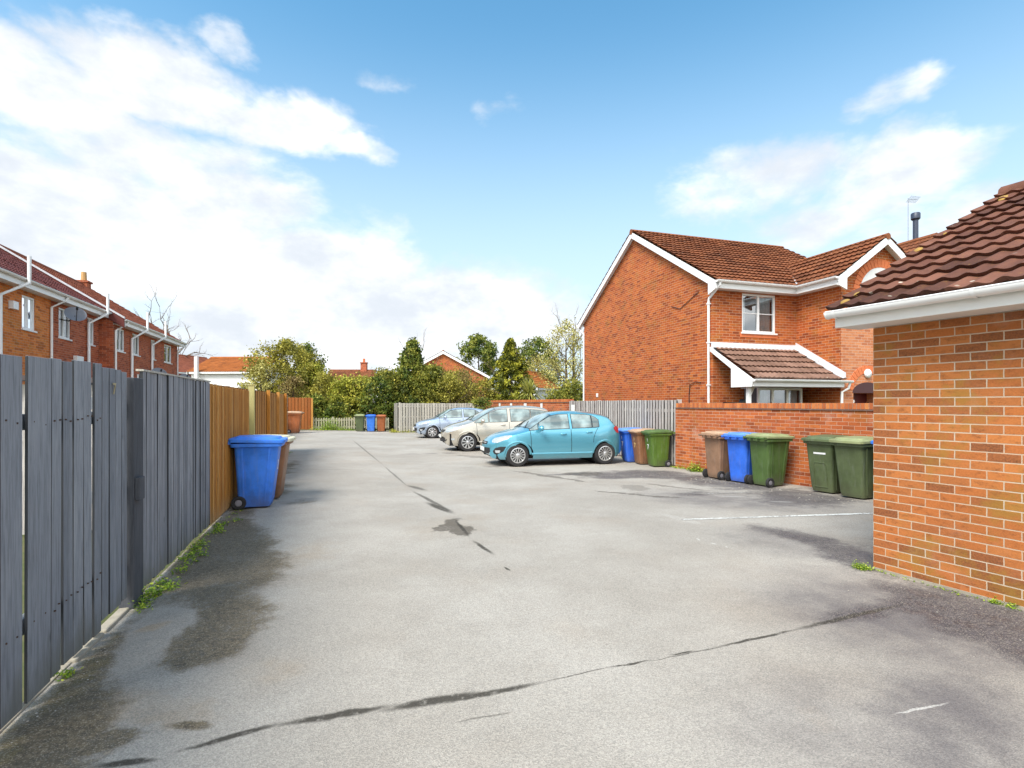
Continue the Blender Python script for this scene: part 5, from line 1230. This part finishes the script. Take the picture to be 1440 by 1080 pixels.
def limbs(mb, h, rad, n, seed, r0=.12, base=.4, depth=2, up=.6):
    g = random.Random(seed); mb.tube([(0, 0, -.2), (.03*rad, 0, h*.35), (0, .04*rad, h*.7), (.0, .0, h*.93)], [r0, r0*.8, r0*.45, r0*.12], 7)
    def grow(p, d_, L, r, lev):
        pts = [p]; dd = Vector(d_).normalized(); rs = [r]
        for i in range(3):
            dd = (dd+Vector((g.gauss(0, .22), g.gauss(0, .22), g.gauss(.08, .12)))).normalized(); pts.append(pts[-1]+dd*L/3); rs.append(r*(1-.27*(i+1)))
        mb.tube(pts, rs, 5 if lev else 6)
        if lev < depth:
            for k in range(3 if lev == 0 else 2+(g.random() < .5)):
                q = pts[1+(k % 3)]; nd = (dd+Vector((g.gauss(0, .6), g.gauss(0, .6), g.gauss(.1, .35)))).normalized(); grow(q, nd, L*g.uniform(.42, .62), r*.5, lev+1)
    for i in range(n):
        a = g.uniform(0, 2*PI); z = h*(base+(.85-base)*i/n); grow(Vector((0, 0, z)), (math.cos(a), math.sin(a), up), rad*g.uniform(.7, 1.1), r0*.45*(1-.5*i/n), 0)
TG = 'trees and shrubs beyond the yard'
def tree(name, label, cat, u, y, h, rad, kind, mat, n_cl=150, per=40, size=.10, spread=.32, base=.3, seed=1, trunk=True, ground=0.0, aspect=.6, nl=7):
    x = PX(u, y); t = thing(name, label, cat, (x, y, ground), 0, TG)
    m = MB(); limbs(m, h*.92, rad*.8, nl, seed, r0=.05+.022*h*.6, base=.25); m.build('trunk', M_bark, t, fix=False)
    P_, r_ = clumps(kind, h, rad, base, n_cl, per, spread, seed); leaf_mesh('crown', P_, np.full(len(P_), size), r_, mat, t, aspect=aspect)
    return t
L_olive = leafmat('olive_leaves', (0.232, 0.215, 0.032), (0.356, 0.316, 0.046), (0.677, 0.596, 0.127), (0.090, 0.093, 0.018))
L_yel = leafmat('yellow_green_leaves', (0.264, 0.285, 0.037), (0.434, 0.435, 0.056), (0.682, 0.600, 0.100), (0.109, 0.120, 0.022))
L_dark = leafmat('dark_evergreen', (0.085, 0.132, 0.020), (0.194, 0.225, 0.034), (0.423, 0.404, 0.073), (0.024, 0.040, 0.010))
L_mid = leafmat('mid_green_leaves', (0.144, 0.161, 0.023), (0.274, 0.276, 0.039), (0.518, 0.457, 0.086), (0.050, 0.067, 0.013))
L_gold = leafmat('golden_conifer', (0.120, 0.132, 0.014), (0.288, 0.288, 0.026), (0.600, 0.552, 0.060), (0.026, 0.042, 0.010))
L_brown = leafmat('brown_twiggy', (0.232, 0.165, 0.056), (0.326, 0.240, 0.075), (0.449, 0.375, 0.125), (0.109, 0.075, 0.031))
L_cat = leafmat('pale_catkins', (0.341, 0.297, 0.079), (0.580, 0.512, 0.158), (0.800, 0.775, 0.315), (0.153, 0.141, 0.040))
L_bloss = leafmat('white_blossom', (0.60, 0.56, 0.55), (0.72, 0.66, 0.66), (0.8, 0.76, 0.76), (0.45, 0.42, 0.40))
L_weed = leafmat('weed_leaves', (0.156, 0.260, 0.026), (0.286, 0.429, 0.039), (0.546, 0.598, 0.078), (0.065, 0.117, 0.016))
L_palm = leafmat('palm_leaves', (0.26, 0.27, 0.05), (0.44, 0.42, 0.09), (0.62, 0.55, 0.18), (0.10, 0.12, 0.03))

tree('olive_tree', 'broad olive green tree behind the end of the golden fence', 'tree', 404, 39, 6.0, 2.45, 'round', L_olive, 460, 34, .085, .28, .3, 3)
tree('evergreen_tree', 'small dark evergreen top behind the right side of the olive tree', 'tree', 432, 44, 6.2, 1.6, 'round', L_dark, 130, 40, .10, .30, .5, 5)
tree('pale_shrub', 'pale loose shrub between the white house and the olive tree', 'shrub', 366, 37, 4.3, 1.2, 'round', L_cat, 110, 26, .075, .30, .3, 6)
tree('twiggy_shrub', 'brown twiggy shrub in front of the olive tree over the fence', 'shrub', 412, 35.6, 3.2, 1.0, 'bush', L_brown, 90, 34, .07, .25, .2, 7)
tree('yellow_green_shrub', 'yellow green shrub behind the left end of the picket fence', 'shrub', 458, 36.2, 3.3, 1.1, 'bush', L_olive, 130, 40, .08, .28, .2, 8)
tree('yellow_green_shrub', 'brightest yellow green shrub behind the middle of the picket fence', 'shrub', 487, 36.0, 3.2, 1.25, 'bush', L_yel, 170, 42, .075, .26, .2, 9)
tree('yellow_green_shrub', 'yellow green shrub behind the far green bin', 'shrub', 512, 36.8, 3.3, 1.15, 'bush', L_yel, 120, 40, .08, .28, .2, 10)
for i, (u, hh, lab) in enumerate(((445, 2.0, 'low dark bush behind the left end of the picket fence'), (478, 1.5, 'low dark bush behind the middle of the picket fence'), (520, 1.9, 'low dark bush behind the far blue bin'))):
    tree('dark_bush', lab, 'bush', u, 34.9+.2*i, hh, .95, 'bush', L_dark, 60, 42, .09, .22, .05, 20+i)
tree('blossom_shrub', 'dark shrub with white blossom behind the far bins', 'shrub', 533, 36.0, 3.1, 1.05, 'bush', L_dark, 120, 40, .08, .26, .1, 11)
P_, r_ = clumps('bush', 2.9, 1.0, .8, 26, 14, .10, 12)
bl = leaf_mesh('blossom', P_, np.full(len(P_), .055), r_, L_bloss); bl.parent = [o for o in C.objects if o.name.startswith('blossom_shrub')][0]
tree('evergreen_tree', 'dark pointed evergreen rising behind the weathered fence', 'tree', 580, 38.5, 6.0, 2.9, 'cone', L_dark, 560, 40, .10, .24, .2, 13)
tree('evergreen_shrub', 'rounded dark green shrub right of the pointed evergreen', 'shrub', 612, 37.5, 4.0, 1.45, 'bush', L_mid, 170, 42, .085, .28, .1, 14)
tree('evergreen_shrub', 'mid green shrub left of the pointed evergreen', 'shrub', 551, 37.0, 3.6, 1.1, 'bush', L_mid, 120, 42, .085, .28, .1, 15)
tree('twiggy_shrub', 'bare brown twiggy shrub in front of the brick gable', 'shrub', 655, 38, 3.7, 1.5, 'bush', L_brown, 120, 30, .06, .34, .1, 16)
tree('twiggy_shrub', 'olive brown hedge shrub left of the golden conifer', 'shrub', 632, 36.5, 3.3, 1.3, 'bush', L_olive, 120, 34, .075, .30, .1, 17)
tree('twiggy_shrub', 'low olive shrub against the golden conifer', 'shrub', 680, 36.5, 3.0, 1.1, 'bush', L_olive, 90, 34, .07, .28, .1, 18)
tree('golden_conifer', 'golden green conifer behind the champagne car', 'conifer', 718, 37.5, 5.9, 2.5, 'cone', L_gold, 800, 40, .090, .17, .1, 19, nl=4)
tree('pine_tree', 'tall dark pine behind the brick gable', 'pine', 673, 66, 9.6, 2.3, 'round', L_dark, 170, 40, .15, .36, 4.5, 30)
tree('pine_tree', 'dark pine behind the catkin tree', 'pine', 757, 56, 8.1, 2.2, 'round', L_dark, 170, 40, .13, .36, 2.5, 31)
tree('catkin_tree', 'tall pale catkin tree beside the brick house', 'tree', 796, 40.5, 7.6, 1.75, 'round', L_cat, 210, 26, .07, .36, .6, 32, nl=10)
tree('catkin_tree', 'lower pale catkin tree behind the golden conifer', 'tree', 756, 48, 5.6, 1.7, 'round', L_cat, 130, 26, .075, .36, .4, 33)
tree('dark_bush', 'dark bush in front of the catkin tree by the house', 'bush', 806, 36, 2.9, 1.1, 'bush', L_mid, 100, 40, .085, .3, .1, 34)
tree('dark_bush', 'green bush in front of the small distant house', 'bush', 786, 35.5, 2.3, .8, 'bush', L_mid, 70, 40, .085, .28, .1, 35)
tree('ivy_bush', 'dark green ivy bush at the end of the far brick wall', 'bush', 679, 30.2, 1.95, .75, 'bush', L_dark, 60, 50, .055, .15, .05, 36, ground=-.1)
tree('yellow_green_shrub', 'tall olive shrub behind the blossom shrub', 'shrub', 541, 39.5, 3.9, 1.5, 'bush', L_olive, 200, 40, .085, .28, .1, 51)
tree('yellow_green_shrub', 'olive shrub filling the gap below the brick gable', 'shrub', 640, 40.5, 4.0, 1.7, 'bush', L_olive, 220, 40, .085, .28, .1, 52)
tree('yellow_green_shrub', 'olive shrub between the olive tree and the yellow green shrubs', 'shrub', 440, 38.5, 4.2, 1.3, 'bush', L_yel, 190, 40, .08, .28, .1, 53)
tree('evergreen_shrub', 'broad green shrub wrapped round the foot of the pointed evergreen', 'shrub', 597, 38.0, 3.9, 1.9, 'bush', L_mid, 260, 42, .09, .28, .1, 54)
# bare trees
def bare(label, u, y, h, rad, seed, r0, base=.35, lean=0):
    x = PX(u, y); t = thing('bare_tree', label, 'tree', (x, y, 0), 0, TG); t.rotation_euler = (0, lean, 0)
    m = MB(); limbs(m, h, rad, 10, seed, r0, base, 3, .9); m.build('trunk', M_twig, t, fix=False)
bare('bare winter tree rising behind the end terraced house', 238, 62, 10.6, 4.2, 41, .30, .5)
bare('bare branched tree against the sky beside the gable of the brick house', 806, 42, 8.2, 2.8, 42, .16, .3)
# cordyline
x = PX(745, 33.4); t = thing('cordyline_palm', 'spiky yellow green cordyline in front of the golden conifer', 'palm', (x, 33.4, 0), 0, TG)
m = MB(); m.tube([(0, 0, 0), (0, 0, 2.2)], .10, 8); m.build('trunk', M_bark, t)
m = MB()
for i in range(190):
    a = random.uniform(0, 2*PI); e = random.uniform(-.35, 1.45); L = random.uniform(.95, 1.4); m.r = random.random()
    d_ = Vector((math.cos(a)*math.cos(e), math.sin(a)*math.cos(e), math.sin(e))); sd_ = d_.cross(Vector((0, 0, 1))).normalized()*.034
    p0 = Vector((0, 0, 2.15)); p1 = p0+d_*L*.55; p2 = p0+d_*L-Vector((0, 0, .22*L*math.cos(e)))
    m.add([p0-sd_*.5, p0+sd_*.5, p1+sd_, p1-sd_, p2], [(0, 1, 2, 3), (3, 2, 4)])
m.build('crown', L_palm, t)
# far hedge line closing the horizon
P_ = np.concatenate([np.column_stack([RNG.normal(c, 3.0, 900), RNG.normal(82+6*math.sin(c), 2.2, 900), np.abs(RNG.normal(0, 1.7+.7*math.sin(c*.31)+.3*math.sin(c), 900))+.1]) for c in np.arange(-60, 62, 3.2)])
tag(leaf_mesh('distant_hedgerow', P_, np.full(len(P_), .30), RNG.uniform(0, 1, len(P_)), L_olive), 'far hedges and scrub closing the horizon beyond the yard', 'hedgerow', kind='stuff')

# ---------------------------------------------------------------- weeds, moss and litter at the edges
def weeds(label, pts, cnt, size, spread, height, mat=L_weed):
    cs = []
    for (x, y, k) in pts:
        n = int(cnt*k); q = RNG.normal(size=(n, 3))*np.array([spread, spread, 1])*k**.5; q[:, 2] = np.abs(RNG.normal(0, height*k, n))*.9+.006
        cs.append(q+np.array([x, y, gz(x, y)]))
    cs = np.concatenate(cs); nr = np.tile(np.array([0, 0, .8]), (len(cs), 1))
    o = leaf_mesh('weeds', cs, np.full(len(cs), size), RNG.uniform(.15, 1, len(cs)), mat, None, nrm=nr, aspect=.5)
    return tag(o, label, 'weeds', kind='stuff')
g = random.Random(5)
pts = []
for s in np.arange(5.25, 8.3, .07): 
    if math.sin(s*5.1)+g.uniform(-.7, .7) > -.75: pts.append((*A(FL+.06+abs(g.gauss(0, .06)), s), g.uniform(.4, 1.4)))
for k in range(9): pts.append((*A(FL+.06+g.uniform(0, .10), 4.98+g.uniform(-.14, .30)), g.uniform(.6, 1.2)))
weeds('low bright green weeds along the foot of the grey close board fence', pts, 44, .015, .032, .034)
weeds('small tuft of weeds under the wide grey boards', [(*A(FL+.04, 3.78+.02*k), .8) for k in range(4)], 40, .011, .022, .025)
pts = [(*A(FL+.08+abs(g.gauss(0, .05)), s), g.uniform(.2, .8)) for s in np.arange(8.4, 19, .22)]
weeds('sparse weeds along the foot of the golden fence', pts, 30, .016, .05, .03)
pts = [(*B(9.93-abs(g.gauss(0, .05)), s), g.uniform(.4, 1.1)) for s in list(np.arange(9.6, 11.2, .10))] + [(*B(9.80, 10.3+g.uniform(-.12, .12)), 2.0) for _ in range(8)]
weeds('bright weeds at the foot of the garden wall left of the brown bin', pts, 38, .022, .06, .05)
pts = [(*A(8.52-abs(g.gauss(0, .06)), s), g.uniform(.3, .9)) for s in np.arange(12.3, 15, .12)]
weeds('weeds at the foot of the silvery fence', pts, 30, .02, .06, .035)
pts = [(*B(5.33-abs(g.gauss(0, .025)), 3.27-s), g.uniform(.12, .45)) for s in np.arange(0, 1.3, .05)] + [(*B(5.30+g.uniform(-.10, .02), 3.27+g.uniform(-.02, .12)), 1.0) for _ in range(14)] + [(*B(5.31, 3.27-1.0+g.uniform(-.10, .10)), .9) for _ in range(6)]
weeds('green tufts and moss at the foot of the garage wall', pts, 34, .010, .022, .022)
pts = [(*A(l, 33.9+g.uniform(-.25, .2)), g.uniform(.6, 1.6)) for l in np.arange(-1.3, 1.0, .08)] + [(*A(-.35+g.gauss(0, .3), 33.9), 4.0) for _ in range(10)]
weeds('green weeds growing in front of the picket fence', pts, 36, .035, .10, .09)
pts = [(*A(l, 31.75-abs(g.gauss(0, .1))), g.uniform(.5, 1.5)) for l in np.arange(3.0, 6.5, .1)] + [(*A(3.3-abs(g.gauss(0, .12)), s), 1.2) for s in np.arange(31.6, 33.8, .12)]
weeds('yellowed weeds at the foot of the weathered fence', pts, 30, .03, .09, .06, L_yel)
# leaf litter, grit and pebbles
def stones(label, fn, n, r0, r1, mat):
    m = MB()
    for i in range(n):
        x, y = fn(); r = random.uniform(r0, r1); z = gz(x, y); m.r = random.random(); a = random.uniform(0, PI)
        vs = [(x+r*math.cos(a+k*PI*2/5)*random.uniform(.7, 1.2), y+r*math.sin(a+k*PI*2/5)*random.uniform(.7, 1.2), z+.001) for k in range(5)]
        vs += [((p[0]-x)*.6+x, (p[1]-y)*.6+y, z+r*.55) for p in vs]
        m.add(vs, [(5, 6, 7, 8, 9)]+[(k, (k+1) % 5, 5+(k+1) % 5, 5+k) for k in range(5)])
    tag(m.build('loose_grit', mat), label, 'grit', kind='stuff')
M_grit = tile('grit', [(0.30, 0.27, 0.22), (0.50, 0.46, 0.40), (0.18, 0.14, 0.10)], amt=0, spot=0)
stones('loose grit and leaf litter along the left fence', lambda: A(FL+.04+abs(random.gauss(0, .07)), random.uniform(2.6, 9.0)), 260, .003, .008, M_grit)
stones('loose grit near the wheelie bins at the garden wall', lambda: B(9.2-abs(random.gauss(0, .6)), random.uniform(5.5, 10.5)), 120, .006, .016, M_grit)
stones('scattered grit near the garage wall', lambda: B(5.25-abs(random.gauss(0, .5)), random.uniform(.6, 4.4)), 90, .003, .007, M_grit)
